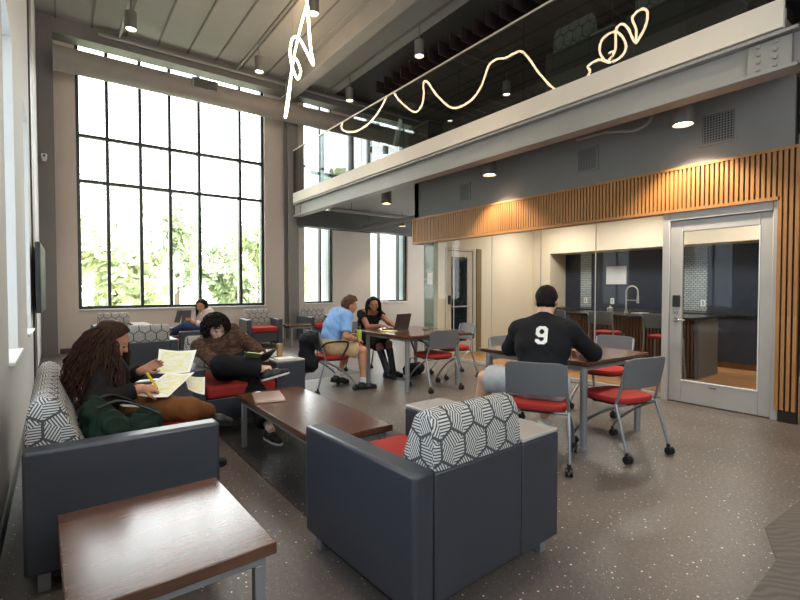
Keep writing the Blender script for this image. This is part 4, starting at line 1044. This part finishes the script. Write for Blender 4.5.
def long_hair(s, m, n, ln, seed, spread=.03, amp0=.008, half=128, r=.0042):
    hr = random.Random(seed); R_, F_, U_ = s.hb; hc = s.J['head']; h = s.hs*s.sc**.5; P = []
    for i in range(n):
        A = R(hr.uniform(-half, half)); o = -F_*math.cos(A)+R_*math.sin(A); o[2] = 0; o = nrm(o); tq = nrm(np.cross(o, (0, 0, 1)))
        ph = hr.uniform(0, 6.3); amp = amp0*hr.uniform(.6, 1.5); L = ln*hr.uniform(.75, 1.1); q = []; top = hr.uniform(.05, .102)*h
        for k in range(8):
            u = k/7; rad = (.02+.072*min(1, u*5) if top > .075 else .088)*h+spread*min(1, u*1.6)*hr.uniform(.9, 1.1)
            q.append(hc+V3(0, 0, top-L*u**1.1)-F_*.02*u+o*rad+(tq*amp*math.sin(ph+u*14)+o*amp*.6*math.cos(ph+u*12))*min(1, u*3))
        P.append(q)
    mb = MB()
    for p in P: c = crom(p, 3); mb.tube(c, [r*.8]+[r]*(len(c)-2)+[r*.3], 5)
    return s.part(mb, 'hair_strands', m)
# ------------------------------------------------------------------ people in the room
def skin_mat(n, c):
    t = NT(n); v = t.coord(); f = t.ramp(t.noise(v, 30, 3), .3, .7); c = lin(c)
    t.bsdf(t.mix(f, tuple(x*.93 for x in c), tuple(min(1, x*1.05) for x in c)), .5, 0, t.bump(t.noise(v, 400, 2), .08, .001), .4, **{'Subsurface Weight': .06, 'Subsurface Radius': (.9, .35, .2), 'Subsurface Scale': .006}); return t.m
SK_fair = skin_mat('skin_fair', (214, 166, 140)); SK_tan = skin_mat('skin_tan', (192, 136, 106)); SK_brown = skin_mat('skin_brown', (148, 98, 74)); SK_pale = skin_mat('skin_pale', (222, 182, 160))
def cloth_mat(n, c, pat=None, sc=14):
    t = NT(n); v = t.coord(); c = lin(c); f = t.ramp(t.noise(v, 9, 3), .3, .7)
    col = t.mix(f, tuple(x*.88 for x in c), tuple(min(1, x*1.1) for x in c))
    if pat:
        g = t.math('GREATER_THAN', t.noise(t.coord(scale=(1, 1, 1.6)), sc, 3), .53); col = t.mix(g, col, lin(pat))
    t.bsdf(col, .85, 0, t.bump(t.noise(v, 700, 2), .25, .001), .2); return t.m
def hair_mat(n, a, b):
    t = NT(n); f = t.ramp(t.noise(t.coord(scale=(30, 30, 4)), 3, 4), .3, .7); t.bsdf(t.mix(f, lin(a), lin(b)), .6, 0, t.bump(t.noise(t.coord(scale=(60, 60, 9)), 5, 3), .5, .003), .12); return t.m
H_brown = hair_mat('dark_brown_hair', (30, 19, 14), (66, 42, 30)); H_black = hair_mat('black_hair', (16, 12, 11), (32, 24, 20)); H_mid = hair_mat('brown_hair', (58, 40, 28), (104, 76, 54))
M_blackcloth = cloth_mat('black_cloth', (24, 24, 27)); M_shoeblk = mat('black_shoe', (24, 24, 26), .45); M_sock = cloth_mat('white_sock', (212, 210, 206)); M_solew = mat('pale_sole', (196, 192, 186), .6); M_solek = mat('black_sole', (20, 20, 21), .6)

def strands(s, m, pts, r=.005, name='hair_curls'):
    mb = MB()
    for p in pts: mb.tube(crom(p, 3), [r*.8]+[r]*(len(crom(p, 3))-2)+[r*.25], 5)
    return s.part(mb, name, m)

# 1 woman writing on the sofa
g = Person('woman with long wavy brown hair in a dark top writing on papers on the sofa', dict(
    pelvis=(.36, 3.47, .575), chest=(.235, 3.47, .785), neck=(.225, 3.47, .935), head=(.275, 3.455, 1.03), face=(.80, -.22, -.40), face_body=(1, -.05, .12),
    wrR=(.40, 3.165, .745), elpR=(.15, 3.0, .55), wrL=(.47, 3.62, .785), elpL=(.30, 3.9, .55),
    anR=(.86, 3.44, .475), knpR=(.65, 2.6, .72), anL=(.84, 3.62, .09), knpL=(.9, 3.66, 1.2), toeR=(.95, .1, -.25), toeL=(1, .05, 0), soleR=(-.2, 0, -1)), SK_tan, .95, True)
g.hairm = H_brown
g.make_body((V3(.85, .35, -.15), V3(.1, .5, -.8), 1.1), (V3(.85, -.12, .38), V3(-.2, -.9, .1), .6))
g.shirt('top', cloth_mat('speckled_black_knit', (17, 15, 15), (32, 29, 29), 170), 1.85, .014)
g.legs('trousers', cloth_mat('mustard_brown_cloth', (108, 67, 34)), 1.85, .013)
g.shoes(M_shoeblk, sole=M_solek)
hair_cap(g, H_brown, .018, .045, .13, .006)
hr = random.Random(3); R_, F_, U_ = g.hb; hc = g.J['head']; P = []
d = SDF(.008)
for a in range(-105, 106, 15):
    A = R(a); o = -F_*math.cos(A)+R_*math.sin(A); o[2] = 0; o = nrm(o)
    d.cap(hc+o*.065+V3(0, 0, .02), hc+o*.095+V3(-.03, 0, -.12), .028, .035, k=.03); d.cap(hc+o*.095+V3(-.03, 0, -.12), hc+o*.105+V3(-.04, 0, -.25), .035, .022, k=.03)
g.cloth(d, 'hair', H_brown, .006)
for i in range(620):
    A = R(hr.uniform(-125, 104)); o = -F_*math.cos(A)+R_*math.sin(A); o[2] = 0; o = nrm(o); tq = nrm(np.cross(o, (0, 0, 1)))
    ph = hr.uniform(0, 6.3); amp = hr.uniform(.006, .017); ln = hr.uniform(.28, .44); q = []; bulk = hr.uniform(.0, .035); top = hr.uniform(.055, .098)
    for k in range(10):
        u = k/9; rad = (.02+.085*min(1, u*5) if top > .07 else .085)+(.055+bulk)*min(1, u*1.5)+(.03 if abs(A) < 1.2 else 0)*u+max(0, min(1, (A-.4)/.6))*.085*u
        q.append(hc+V3(-.04*u, 0, top-ln*u**1.15)+o*rad+F_*max(0, A-.9)*.12*u+(tq*amp*math.sin(ph+u*19)+o*amp*.6*math.cos(ph*1.3+u*17))*min(1, u*3))
    P.append(q)
strands(g, H_brown, P, .0042)

# 2 curly reader in the armchair
c = Person('person with curly dark hair in a brown patterned sweater and black trousers, reading', dict(
    pelvis=(1.38, 4.62, .57), chest=(1.30, 4.74, .765), neck=(1.235, 4.74, .895), head=(1.225, 4.665, .985), face=(.22, -.83, -.42), face_body=(.15, -1, .1),
    wrR=(1.40, 4.36, .675), elpR=(.95, 4.55, .6), wrL=(1.62, 4.38, .66), elpL=(1.85, 4.75, .6), shrR=(-.01, 0, -.02),
    anR=(1.56, 4.18, .595), knpR=(.8, 4.0, .8), anL=(1.50, 3.96, .09), knpL=(1.62, 4.0, 1.0), toeR=(.95, -.1, .18), toeL=(.12, -1, 0), soleR=(.2, -.15, -.95)), SK_pale, .97, True)
c.hairm = H_black
c.make_body((V3(.75, -.45, -.05), V3(0, .3, -.9), .5), (V3(-.6, -.6, .2), V3(-.4, .7, .4), .8))
c.shirt('sweater', cloth_mat('brown_patterned_knit', (66, 46, 36), (88, 64, 50), 30), 1.62, .022)
c.legs('trousers', M_blackcloth, 1.80, .02, loose=.03)
c.shoes(M_shoeblk, sole=M_solew)
hair_cap(c, H_black, .02, .03, .10, .014, .006)
hr = random.Random(5); R_, F_, U_ = c.hb; hc = c.J['head']; P = []
for i in range(330):
    th = hr.uniform(0, 2*PI); z = hr.uniform(-.55, 1); rr = math.sqrt(1-z*z)
    n = R_*rr*math.cos(th)+F_*rr*math.sin(th)+U_*z
    if n@F_ > .45 and n@U_ < .42: continue
    base = hc+R_*(n@R_)*.104+F_*(n@F_)*.118+U_*((n@U_)*.120); a = nrm(np.cross(n, V3(hr.gauss(0, 1), hr.gauss(0, 1), hr.gauss(0, 1)))); b = np.cross(n, a); q = []; rad = hr.uniform(.012, .022)
    for k in range(10):
        u = k/9*2*PI*1.4; q.append(base+n*(.004+.028*k/9)+a*rad*math.cos(u)+b*rad*math.sin(u)-V3(0, 0, .018*k/9))
    P.append(q)
strands(c, H_black, P, .0055)

# 3 reader by the window
w3 = Person('person in a pale pink top and jeans reading in the armchair by the window', dict(
    pelvis=(2.06, 8.66, .575), chest=(2.13, 8.70, .80), neck=(2.10, 8.70, .955), head=(2.045, 8.66, 1.055), face=(-.62, -.72, -.28), face_body=(-1, -.25, .1),
    wrR=(1.80, 8.80, .80), elpR=(2.1, 9.0, .6), wrL=(1.86, 8.47, .77), elpL=(2.2, 8.35, .6),
    anR=(1.42, 8.72, .09), knpR=(1.6, 8.75, 1.2), anL=(1.60, 8.78, .60), knpL=(1.45, 8.0, .95), toeR=(-1, 0, 0), toeL=(-1, 0, 0)), SK_tan, .95, True)
w3.hairm = H_black
w3.make_body((V3(-.75, -.35, .4), V3(.2, -.9, .2), .6), (V3(-.8, .1, .4), V3(.3, .9, .2), .6))
w3.shirt('top', cloth_mat('pale_pink_knit', (222, 202, 196)), 1.8, .016); w3.legs('jeans', cloth_mat('blue_denim', (50, 66, 100)), 1.9, .014); w3.shoes(M_shoeblk, sole=M_solew)
hair_cap(w3, H_black, .014, .04, .12, .004)
R_, F_, U_ = w3.hb; hc = w3.J['head']; d = SDF(.008)
for q in (-1, 1): d.cap(hc+R_*q*.07-F_*.02, hc+R_*q*.085-F_*.03-V3(0, 0, .15), .03, .035, k=.03)
d.cap(hc-F_*.07, hc-F_*.08-V3(0, 0, .15), .06, .05, k=.03); w3.cloth(d, 'hair', H_black, .004); long_hair(w3, H_black, 120, .27, 9, .01, .004, 125)

# 4 man in blue
b4 = Person('man in a light blue polo shirt and khaki shorts leaning forward, seen from the side', dict(
    pelvis=(2.90, 5.53, .575), chest=(2.985, 5.52, .83), neck=(3.085, 5.50, 1.03), head=(3.185, 5.475, 1.135), face=(.97, -.12, -.20), face_body=(.93, -.05, -.32),
    wrR=(3.20, 5.32, .665), elpR=(2.85, 5.1, .55), wrL=(3.24, 5.60, .69), elpL=(3.1, 5.9, .5),
    anR=(3.27, 5.27, .09), knpR=(3.5, 5.35, 1.0), anL=(3.14, 5.74, .12), knpL=(3.6, 5.7, .9), toeR=(.95, -.25, 0), toeL=(.9, -.1, -.15)), SK_tan, 1.0)
b4.hairm = H_mid
b4.make_body((V3(.9, .25, -.15), V3(.1, .6, -.7), .6), (V3(.85, -.35, 0), V3(-.1, -.9, -.1), .9))
b4.shirt('polo_shirt', cloth_mat('light_blue_pique', (132, 172, 222)), .80, .015, True)
b4.legs('shorts', cloth_mat('khaki_cloth', (196, 168, 128)), .80, .016, loose=.012)
b4.shoes(M_shoeblk, sole=M_solek, sock=M_sock)
hair_cap(b4, H_mid, .014, .045, .07, .004, .003, .005)
R_, F_, U_ = b4.hb; hc = b4.J['head']; d = SDF(.006)
d.cap(hc+F_*.05+U_*.085, hc+F_*.095+U_*.062, .03, .016, k=.02); d.cap(hc-F_*.02+U_*.09, hc+F_*.05+U_*.09, .035, .03, k=.02); b4.cloth(d, 'hair', H_mid, .005)
d = SDF(.006); N = b4.J['neck']; u = nrm(hc-N)
for k in range(12):
    a0, a1 = 2*PI*k/12, 2*PI*(k+1)/12; e1 = b4.r; e2 = np.cross(u, e1)
    if k in (2, 3): pass
    d.cap(N+u*.005+e1*.066*math.cos(a0)+e2*.066*math.sin(a0), N+u*.005+e1*.066*math.cos(a1)+e2*.066*math.sin(a1), .016, k=.006)
b4.cloth(d, 'collar', MATS.get('x') or cloth_mat('light_blue_collar', (136, 172, 218)), 0)
wq = b4.J['wrR']; wd = nrm(wq-b4.J['elR']); wm = MB(); e1 = nrm(np.cross(wd, (0, 0, 1))); e2 = np.cross(wd, e1)
wm.tube([wq-wd*.02+e1*.033*math.cos(2*PI*k/14)+e2*.033*math.sin(2*PI*k/14) for k in range(14)], .006, 6, closed=True, flat=2.)
b4.part(wm, 'wristwatch', mat('teal_strap', (60, 110, 110), .5))

# 5 woman at the laptop
w5 = Person('smiling woman in a black dress and boots typing on a laptop', dict(
    pelvis=(3.94, 6.26, .575), chest=(3.94, 6.19, .82), neck=(3.94, 6.11, .99), head=(3.935, 6.03, 1.11), face=(-.38, -.90, -.16), face_body=(.05, -.95, -.25), smile=(1, 0, 0),
    wrR=(3.86, 5.70, .79), elpR=(3.72, 5.9, .6), wrL=(4.04, 5.66, .79), elpL=(4.35, 5.95, .6),
    anR=(3.98, 5.72, .09), knpR=(3.95, 5.6, 1.2), anL=(4.14, 5.80, .09), knpL=(4.15, 5.6, 1.2), toeR=(.1, -1, 0), toeL=(.35, -.9, 0)), SK_brown, .96, True)
w5.hairm = H_black
w5.make_body((V3(.25, -.9, -.02), V3(0, 0, -1), .45), (V3(-.2, -.9, -.02), V3(0, 0, -1), .45))
w5.shirt('dress_top', M_blackcloth, .35, .014, neck=False); w5.skirt('dress_skirt', M_blackcloth, .9, .016); w5.shoes(M_shoeblk, .34, sole=M_solek)
hair_cap(w5, H_black, .014, .045, .11, .004)
R_, F_, U_ = w5.hb; hc = w5.J['head']; d = SDF(.007); 
for q in (-1, 1): d.cap(hc+R_*q*.072-F_*.025+U_*.02, hc+R_*q*.078-F_*.05-U_*.10, .026, .03, k=.03)
d.cap(hc-F_*.08-U_*.02, hc-F_*.10-U_*.13, .06, .045, k=.03); w5.cloth(d, 'hair', H_black, .005); long_hair(w5, H_black, 200, .27, 8, .03, .012, 120)

# 6 man in the number 9 shirt
m9 = Person('man in a black shirt with a white number 9 seen from behind at the table', dict(
    pelvis=(3.10, 2.30, .580), chest=(3.18, 2.355, .86), neck=(3.275, 2.41, 1.075), head=(3.35, 2.443, 1.258), shrR=(0, 0, -.045), shrL=(0, 0, -.045), face=(.84, .50, -.18), face_body=(.86, .48, -.22),
    wrR=(3.76, 2.37, .785), elpR=(3.55, 1.6, .6), wrL=(3.56, 2.78, .785), elpL=(2.95, 3.1, .6),
    anR=(3.66, 2.70, .10), knpR=(3.6, 2.5, 1.0), anL=(3.06, 2.98, .14), knpL=(2.9, 3.1, 1.3), toeR=(.9, .4, 0), toeL=(.7, .7, -.3)), SK_fair, 1.06, hs=1.13)
m9.hairm = H_black
m9.make_body((V3(.35, .9, .05), V3(.1, 0, -1), .8), (V3(.85, -.4, .02), V3(0, 0, -1), .7))
m9.hemz = .03; sh9 = m9.shirt('shirt', M_blackcloth, 1.22, .022, False, slvR=1.05)
m9.legs('shorts', cloth_mat('light_grey_cloth', (172, 174, 178)), .86, .018, loose=.015)
m9.shoes(mat('white_shoe', (214, 212, 208), .6), sole=M_solew, sock=M_sock)
hair_cap(m9, H_black, .007, .05, .036, .0, .002, .012)
# white block digit 9 laid on the back of the shirt
from mathutils.bvhtree import BVHTree
me = sh9.data; bv = BVHTree.FromPolygons([v.co.copy() for v in me.vertices], [tuple(p.vertices) for p in me.polygons])
o9 = m9.o; ctr = V3(3.145, 2.33, .975); ax = nrm(V3(.86, .49, 0)); ux = nrm(np.cross(ax, (0, 0, 1))); uz = V3(0, 0, 1)
mask = ["..XXXXXX..", ".XXXXXXXX.", "XXXXXXXXXX", "XXXX..XXXX", "XXX....XXX", "XXX....XXX", "XXX....XXX", "XXXX..XXXX", "XXXXXXXXXX", ".XXXXXXXXX", "..XXXXXXXX", ".......XXX", ".......XXX", "XXX....XXX", "XXXX..XXXX", "XXXXXXXXXX", ".XXXXXXXX.", "..XXXXXX.."]
nm = MB(); hgt, wid = .135, .092; rws, cls = len(mask), 10; vid = {}
def nv(i, j):
    if (i, j) not in vid:
        q = ctr+ux*(j/cls-.5)*wid+uz*(.5-i/rws)*hgt-ax*.6-o9
        hit = bv.ray_cast(Vector(q), Vector(ax))
        p = hit[0]-Vector(ax)*.003 if hit[0] is not None else Vector(q+ax*.5)
        vid[(i, j)] = len(nm.v); nm.v.append(tuple(p))
    return vid[(i, j)]
for i in range(rws):
    for j in range(cls):
        if mask[i][j] == 'X': nm.f.append((nv(i, j), nv(i, j+1), nv(i+1, j+1), nv(i+1, j))); nm.mi.append(0)
n9 = nm.build('shirt_number', mat('white_print', (222, 220, 216), .7), sh9, smooth=True)
n9['label'] = 'white block numeral 9'
# ------------------------------------------------------------------ small things
def paper_mat():
    t = NT('highlighted_paper'); tc = t.n('ShaderNodeTexCoord'); sp = t.n('ShaderNodeSeparateXYZ'); t.l(tc.outputs['UV'], sp.inputs[0])
    x, y = sp.outputs[0], sp.outputs[1]
    row = t.math('FLOOR', t.math('MULTIPLY', y, 20.)); fr = t.math('FRACT', t.math('MULTIPLY', y, 20.)); col = t.math('FLOOR', t.math('MULTIPLY', x, 7.))
    cb = t.n('ShaderNodeCombineXYZ'); t.l(row, cb.inputs[0]); t.l(col, cb.inputs[1]); wn_ = t.n('ShaderNodeTexWhiteNoise', noise_dimensions='2D'); t.l(cb.outputs[0], wn_.inputs['Vector'])
    inm = t.math('MULTIPLY', t.math('MULTIPLY', t.math('GREATER_THAN', x, .08), t.math('LESS_THAN', x, .92)), t.math('MULTIPLY', t.math('GREATER_THAN', y, .08), t.math('LESS_THAN', y, .93)))
    bar = t.math('MULTIPLY', t.math('MULTIPLY', t.math('GREATER_THAN', fr, .25), inm), t.math('GREATER_THAN', wn_.outputs[0], .48))
    ln = t.math('MULTIPLY', t.math('MULTIPLY', t.math('GREATER_THAN', fr, .5), t.math('LESS_THAN', fr, .72)), inm)
    c1 = t.mix(bar, lin((236, 234, 226)), lin((228, 230, 146))); c2 = t.mix(t.math('MULTIPLY', ln, .35), c1, lin((110, 110, 110)))
    t.bsdf(c2, .8, 0, None, .2); return t.m
M_paper = paper_mat()
def sheet_obj(name, label, cat, corners, m, bend=.012, th=.0008, group=None, n=8, parent=None):
    a, b, c_, d = [Vector(p) for p in corners]; cen = (a+b+c_+d)/4; rows = []; nn = (b-a).cross(d-a).normalized()
    for i in range(n+1):
        v = i/n; rows.append([(a*(1-u)+b*u)*(1-v)+(d*(1-u)+c_*u)*v+nn*bend*math.sin(PI*u)*(1-.4*v)-cen for u in [j/n for j in range(n+1)]])
    mb = MB().sheet(rows, th); o = mb.build(name, m, None)
    uvl = o.data.uv_layers.new(name='UVMap'); N1 = (n+1)*(n+1)
    for p in o.data.polygons:
        for li in p.loop_indices:
            k = o.data.loops[li].vertex_index % N1; uvl.data[li].uv = ((k % (n+1))/n, 1-(k//(n+1))/n)
    o.location = cen; return tag(o, label, cat, group)
G = 'papers with yellow highlighting'
sheet_obj('paper_sheet', 'highlighted paper held up in the left hand of the woman on the sofa', 'paper', [(.60, 3.82, .90), (.83, 3.68, .89), (.74, 3.49, .76), (.545, 3.58, .76)], M_paper, .015, group=G)
sheet_obj('paper_sheet', 'highlighted paper on the lap of the woman on the sofa, under her pen', 'paper', [(.60, 3.50, .775), (.775, 3.50, .755), (.54, 3.14, .68), (.375, 3.16, .71)], M_paper, .012, group=G)
sheet_obj('paper_sheet', 'highlighted sheet slipping off the knee of the woman on the sofa', 'paper', [(.72, 3.57, .735), (.88, 3.65, .685), (.84, 3.50, .585), (.72, 3.45, .65)], M_paper, .012, group=G)
# yellow pen in her hand
wr = g.J['wrR']; pt = V3(.495, 3.20, .722); pe = pt+nrm(V3(-.45, 0, .8))*.125
pn_ = thing('highlighter_pen', 'yellow highlighter in the right hand of the woman on the sofa', 'pen', tuple(pt))
q = Vector(pe-pt); MB().tube([(0, 0, 0), q*.1], [.0015, .005], 8).build('tip', M_bplast, pn_); MB().tube([q*.1, q*.6], .0075, 10).build('barrel', mat('yellow_plastic', (226, 196, 40), .4), pn_); MB().tube([q*.6, q], .0085, 10).build('cap', mat('yellow_plastic', (226, 196, 40), .4), pn_)
# green backpack on the near sofa seat
M_green = cloth_mat('dark_green_canvas', (18, 36, 27)); bp = thing('backpack', 'dark green backpack slumped on the sofa seat beside the woman', 'backpack', (.255, 2.95, .472), R(10)); bp.scale = (.92, .98, 1.05)
d = SDF(.009); d.cap((-.08, -.12, .12), (-.06, .14, .11), .105, .10, k=.06, cut=[(V3(0, 0, 0), V3(0, 0, -1))]); d.cap((.10, -.10, .09), (.16, .12, .08), .085, .08, k=.06, cut=[(V3(0, 0, 0), V3(0, 0, -1))]); d.cap((-.13, .0, .20), (-.10, .08, .21), .06, k=.05)
sdf_obj('bag_body', d, M_green, bp, .012)
d = SDF(.008); d.cap((.17, -.08, .13), (.20, .10, .12), .055, k=.03, cut=[(V3(0, 0, 0), V3(0, 0, -1))]); sdf_obj('front_pocket', d, M_green, bp, .005)
for s in (-1, 1): MB().tube(crom([(-.12, s*.07, .24), (-.02, s*.10+.02, .265), (.09, s*.12+.02, .225), (.19, s*.11, .17)], 5), .016, 8, flat=.35).build('strap', mat('black_strap', (26, 28, 28), .7), bp)
MB().box(-.015, .075, .0, .055, .214, .220).build('zip_pull', mat('pale_strap', (150, 148, 140), .6), bp, .002, 1, xf=XF((0, 0, .0), (0, R(12), 0)))
# curly reader: book and notebook
bk = thing('book', 'open dark book with a green cover in the hands of the curly haired reader', 'book', (1.48, 4.22, .68))
xf = XF((0, 0, 0), (R(52), 0, R(12)))
MB().box(-.15, -.005, -.004, .004, -.07, .11).build('cover', mat('olive_green_cover', (96, 104, 44), .6), bk, .002, 1, xf=xf@XF((0, 0, 0), (0, 0, R(-14))))
MB().box(.005, .17, -.004, .004, -.07, .11).build('cover', mat('black_cover', (26, 27, 30), .5), bk, .002, 1, xf=xf@XF((0, 0, 0), (0, 0, R(14))))
MB().box(-.14, -.006, .004, .012, -.065, .105).build('pages', M_paper, bk, .001, 1, xf=xf@XF((0, 0, 0), (0, 0, R(-14)))); MB().box(.006, .16, .004, .012, -.065, .105).build('pages', mat('dark_page', (60, 60, 62), .6), bk, .001, 1, xf=xf@XF((0, 0, 0), (0, 0, R(14))))
# can and phone on the broad white arm
cn = thing('drink_can', 'tan drink can standing on the white armchair arm', 'can', (1.85, 4.62, .641))
MB().lathe([(.022, 0), (.028, .006), (.029, .02), (.029, .125)], n=20).build('can_body', mat('tan_can', (178, 140, 86), .4, .3), cn); MB().lathe([(.029, .1255), (.025, .134), (.024, .130), (.001, .130)], n=20).build('lid', M_leg, cn)
tag(MB().box(1.74, 1.81, 4.56, 4.71, .641, .650).build('phone', M_bplast, bevel=.003), 'black phone lying beside the tan can on the armchair arm', 'phone')
tag(MB().box(1.73, 1.92, 4.35, 4.50, .641, .652).build('folded_paper', mat('white_paper', (225, 223, 218), .8), bevel=.002), 'folded white paper at the front of the armchair arm', 'paper')
# closed laptop on the coffee table
lp = thing('laptop', 'closed pale rose laptop on the walnut coffee table', 'laptop', (1.375, 3.68, .451), R(-14))
M_rose = mat('rose_metal', (186, 158, 146), .35, .4); B(-.115, .115, -.165, .165, 0, .012).build('base', M_rose, lp, .004, 2); B(-.115, .115, -.165, .165, .0125, .020).build('lid', M_rose, lp, .004, 2)
# reader's book
rb = thing('book', 'open grey covered book held by the reader at the window', 'book', (1.70, 8.56, .865), R(-48))
for s in (-1, 1):
    xf = XF((0, 0, 0), (R(-18), 0, R(16*s))); q = (0.004, .15) if s > 0 else (-.15, -.004)
    MB().box(q[0], q[1], -.005, 0, -.11, .11).build('cover', mat('grey_brown_cover', (74, 66, 66), .6), rb, .002, 1, xf=xf); MB().box(q[0]+.004, q[1]-.004, .0005, .014, -.105, .105).build('pages', mat('white_paper', (225, 223, 218), .8), rb, .001, 1, xf=xf)
# laptop, notepad on the meeting table
lt = thing('laptop', 'open dark laptop with its lid toward the camera on the meeting table', 'laptop', (4.02, 5.42, .742), R(14))
M_lap = mat('dark_brown_grey_shell', (70, 60, 56), .35, .4); B(-.165, .165, -.0, .23, 0.001, .016).build('base', M_lap, lt, .004, 2)
B(-.15, .15, .06, .19, .0165, .018).build('keyboard', M_bplast, lt, smooth=False)
MB().box(-.165, .165, -.004, .004, .0, .225).build('lid', M_lap, lt, .003, 2, xf=XF((0, -.002, .018), (R(14), 0, 0)))
MB().box(-.155, .155, .0045, .006, .012, .215).build('screen', mat('screen_black', (12, 13, 15), .12), lt, smooth=False, xf=XF((0, -.002, .018), (R(14), 0, 0)))
np_ = thing('notepad', 'yellow notepad on the meeting table in front of the woman', 'notepad', (3.74, 5.34, .743), R(12)); B(-.075, .075, -.1, .1, 0, .010).build('pages', mat('yellow_paper', (214, 206, 128), .8), np_, .001, 1); B(-.075, .075, .085, .1, .0105, .014).build('binding', M_edge, np_, .001, 1)
tag(B(4.30, 4.36, 5.18, 5.29, .743, .751).build('phone', M_bplast, bevel=.003), 'dark phone on the meeting table right of the laptop', 'phone')
# bottle in the man's hand
bt = thing('water_bottle', 'lime green water bottle with a dark lid held by the man in blue', 'bottle', (3.31, 5.43, .645))
MB().lathe([(.030, 0), (.034, .005), (.034, .10), (.030, .125), (.022, .14)], n=20).build('bottle_body', mat('lime_plastic', (176, 214, 48), .3), bt); MB().lathe([(.024, .1405), (.026, .145), (.026, .175), (.018, .18)], n=16).build('lid', mat('grey_lid', (70, 74, 78), .4), bt); MB().tube(crom([(-.022, 0, .178), (-.018, 0, .205), (.018, 0, .205), (.022, 0, .178)], 5), .005, 8).build('carry_loop', M_bplast, bt)
# black backpack on the man's chair and bag under the table
b2 = thing('backpack', 'black backpack hanging on the back of the chair of the man in blue', 'backpack', (2.55, 5.40, .30), 0)
d = SDF(.009); d.cap((-.02, -.09, .10), (-.02, .09, .10), .10, k=.05); d.cap((-.02, -.07, .40), (-.02, .07, .40), .075, k=.08); d.cap((-.04, 0, .10), (-.02, 0, .36), .11, .09, k=.06); sdf_obj('bag_body', d, M_blackcloth, b2, .005)
d = SDF(.008); d.cap((-.13, -.06, .12), (-.13, .06, .12), .05, k=.03); sdf_obj('front_pocket', d, M_blackcloth, b2, .003)
for s in (-1, 1): MB().tube(crom([(.04, s*.07, .44), (.085, s*.08, .50), (.08, s*.08, .38), (.07, s*.09, .16)], 5), .014, 8, flat=.4).build('strap', mat('black_strap', (26, 28, 28), .7), b2)
MB().tube(crom([(0, -.03, .45), (.03, -.03, .50), (.03, .03, .50), (0, .03, .45)], 4), .008, 8).build('grab_loop', mat('black_strap', (26, 28, 28), .7), b2)
b2b = MB().cyl((-.182, 0, .14), (-.187, 0, .14), .012).build('badge', mat('red_badge', (190, 40, 44), .5), b2)
b3 = thing('bag', 'black bag lying on the floor under the laptop table', 'bag', (4.44, 5.64, 0), R(20))
d = SDF(.01); d.cap((-.16, 0, .10), (.16, .02, .09), .10, .09, k=.05, cut=[(V3(0, 0, .002), V3(0, 0, -1))]); sdf_obj('bag_body', d, M_blackcloth, b3, .006); MB().tube(crom([(-.1, .03, .18), (-.05, .05, .26), (.06, .05, .25), (.1, .03, .17)], 5), .012, 8, flat=.5).build('strap', mat('black_strap', (26, 28, 28), .7), b3)
# paper notice on the far glass
tag(MB().box(XK+.038, XK+.0425, 6.98, 7.14, 1.42, 1.66).build('paper_notice', mat('white_paper', (225, 223, 218), .8), smooth=False), 'white paper notice taped to the end glass of the kitchen front', 'notice')
# hanging LED tube
LT = [(3.67, 7.69, 6.50), (3.84, 8.40, 6.38), (4.0, 9.06, 6.18), (4.12, 9.62, 5.75), (4.20, 10.05, 5.28), (4.08, 9.74, 5.09), (3.95, 9.32, 5.15), (3.85, 8.97, 5.37), (3.78, 8.70, 5.68), (3.78, 8.53, 5.78), (3.77, 8.28, 5.46), (3.58, 7.99, 5.15), (3.45, 7.90, 5.26), (3.39, 7.88, 5.50), (3.42, 7.85, 5.76), (3.46, 7.66, 5.70), (3.47, 7.35, 5.32), (3.39, 6.96, 4.96), (3.20, 6.66, 5.05), (3.09, 6.49, 5.28), (3.04, 6.42, 5.49), (2.98, 6.37, 5.70), (2.93, 6.21, 5.77), (2.88, 6.05, 5.74), (2.82, 5.86, 5.78), (2.78, 5.73, 5.76), (2.73, 5.59, 5.57), (2.67, 5.41, 5.26), (2.60, 5.18, 4.95), (2.53, 4.98, 4.80), (2.45, 4.73, 4.88), (2.40, 4.58, 5.06), (2.41, 4.61, 5.17), (2.36, 4.44, 5.23), (2.30, 4.27, 5.14), (2.25, 4.10, 5.19), (2.23, 4.04, 5.34), (2.26, 4.13, 5.56), (2.29, 4.25, 5.63), (2.34, 4.40, 5.55), (2.35, 4.43, 5.36), (2.32, 4.32, 5.17), (2.28, 4.20, 5.32), (2.28, 4.19, 5.63), (2.25, 4.12, 5.72), (2.22, 4.02, 5.62), (2.19, 3.92, 5.36), (2.18, 3.90, 5.55), (2.20, 3.96, 5.76), (2.16, 3.84, 5.86), (2.13, 3.75, 5.78), (2.14, 3.78, 5.55), (2.19, 3.90, 5.33)]
lt2 = thing('light_tube', 'long looping white glowing light tube hanging below the high ceiling', 'light', (3.2, 7.0, 5.2))
off = Vector((3.2, 7.0, 5.2)); MB().tube([p-off for p in crom(LT, 5)], .0195, 10).build('glowing_tube', M_led, lt2)
for k in (0, 9, 14, 26, 42): 
    p = Vector(LT[k])-off; MB().cyl(p, (p.x, p.y, ZC-5.2), .0022, n=6).build('hanging_cable', M_steel, lt2)
cc = thing('security_camera', 'small white camera box on the taupe pier left of the window wall', 'camera', (-.16, 11.4, 3.86))
B(-.035, .035, -.03, 0, -.05, .05).build('wall_mount', M_white, cc, .004, 1)
MB().box(-.045, .045, -.16, -.03, -.02, .06).build('camera_body', M_white, cc, .008, 2)
MB().cyl((0, -.16, .02), (0, -.172, .02), .022).build('lens', M_bplast, cc)
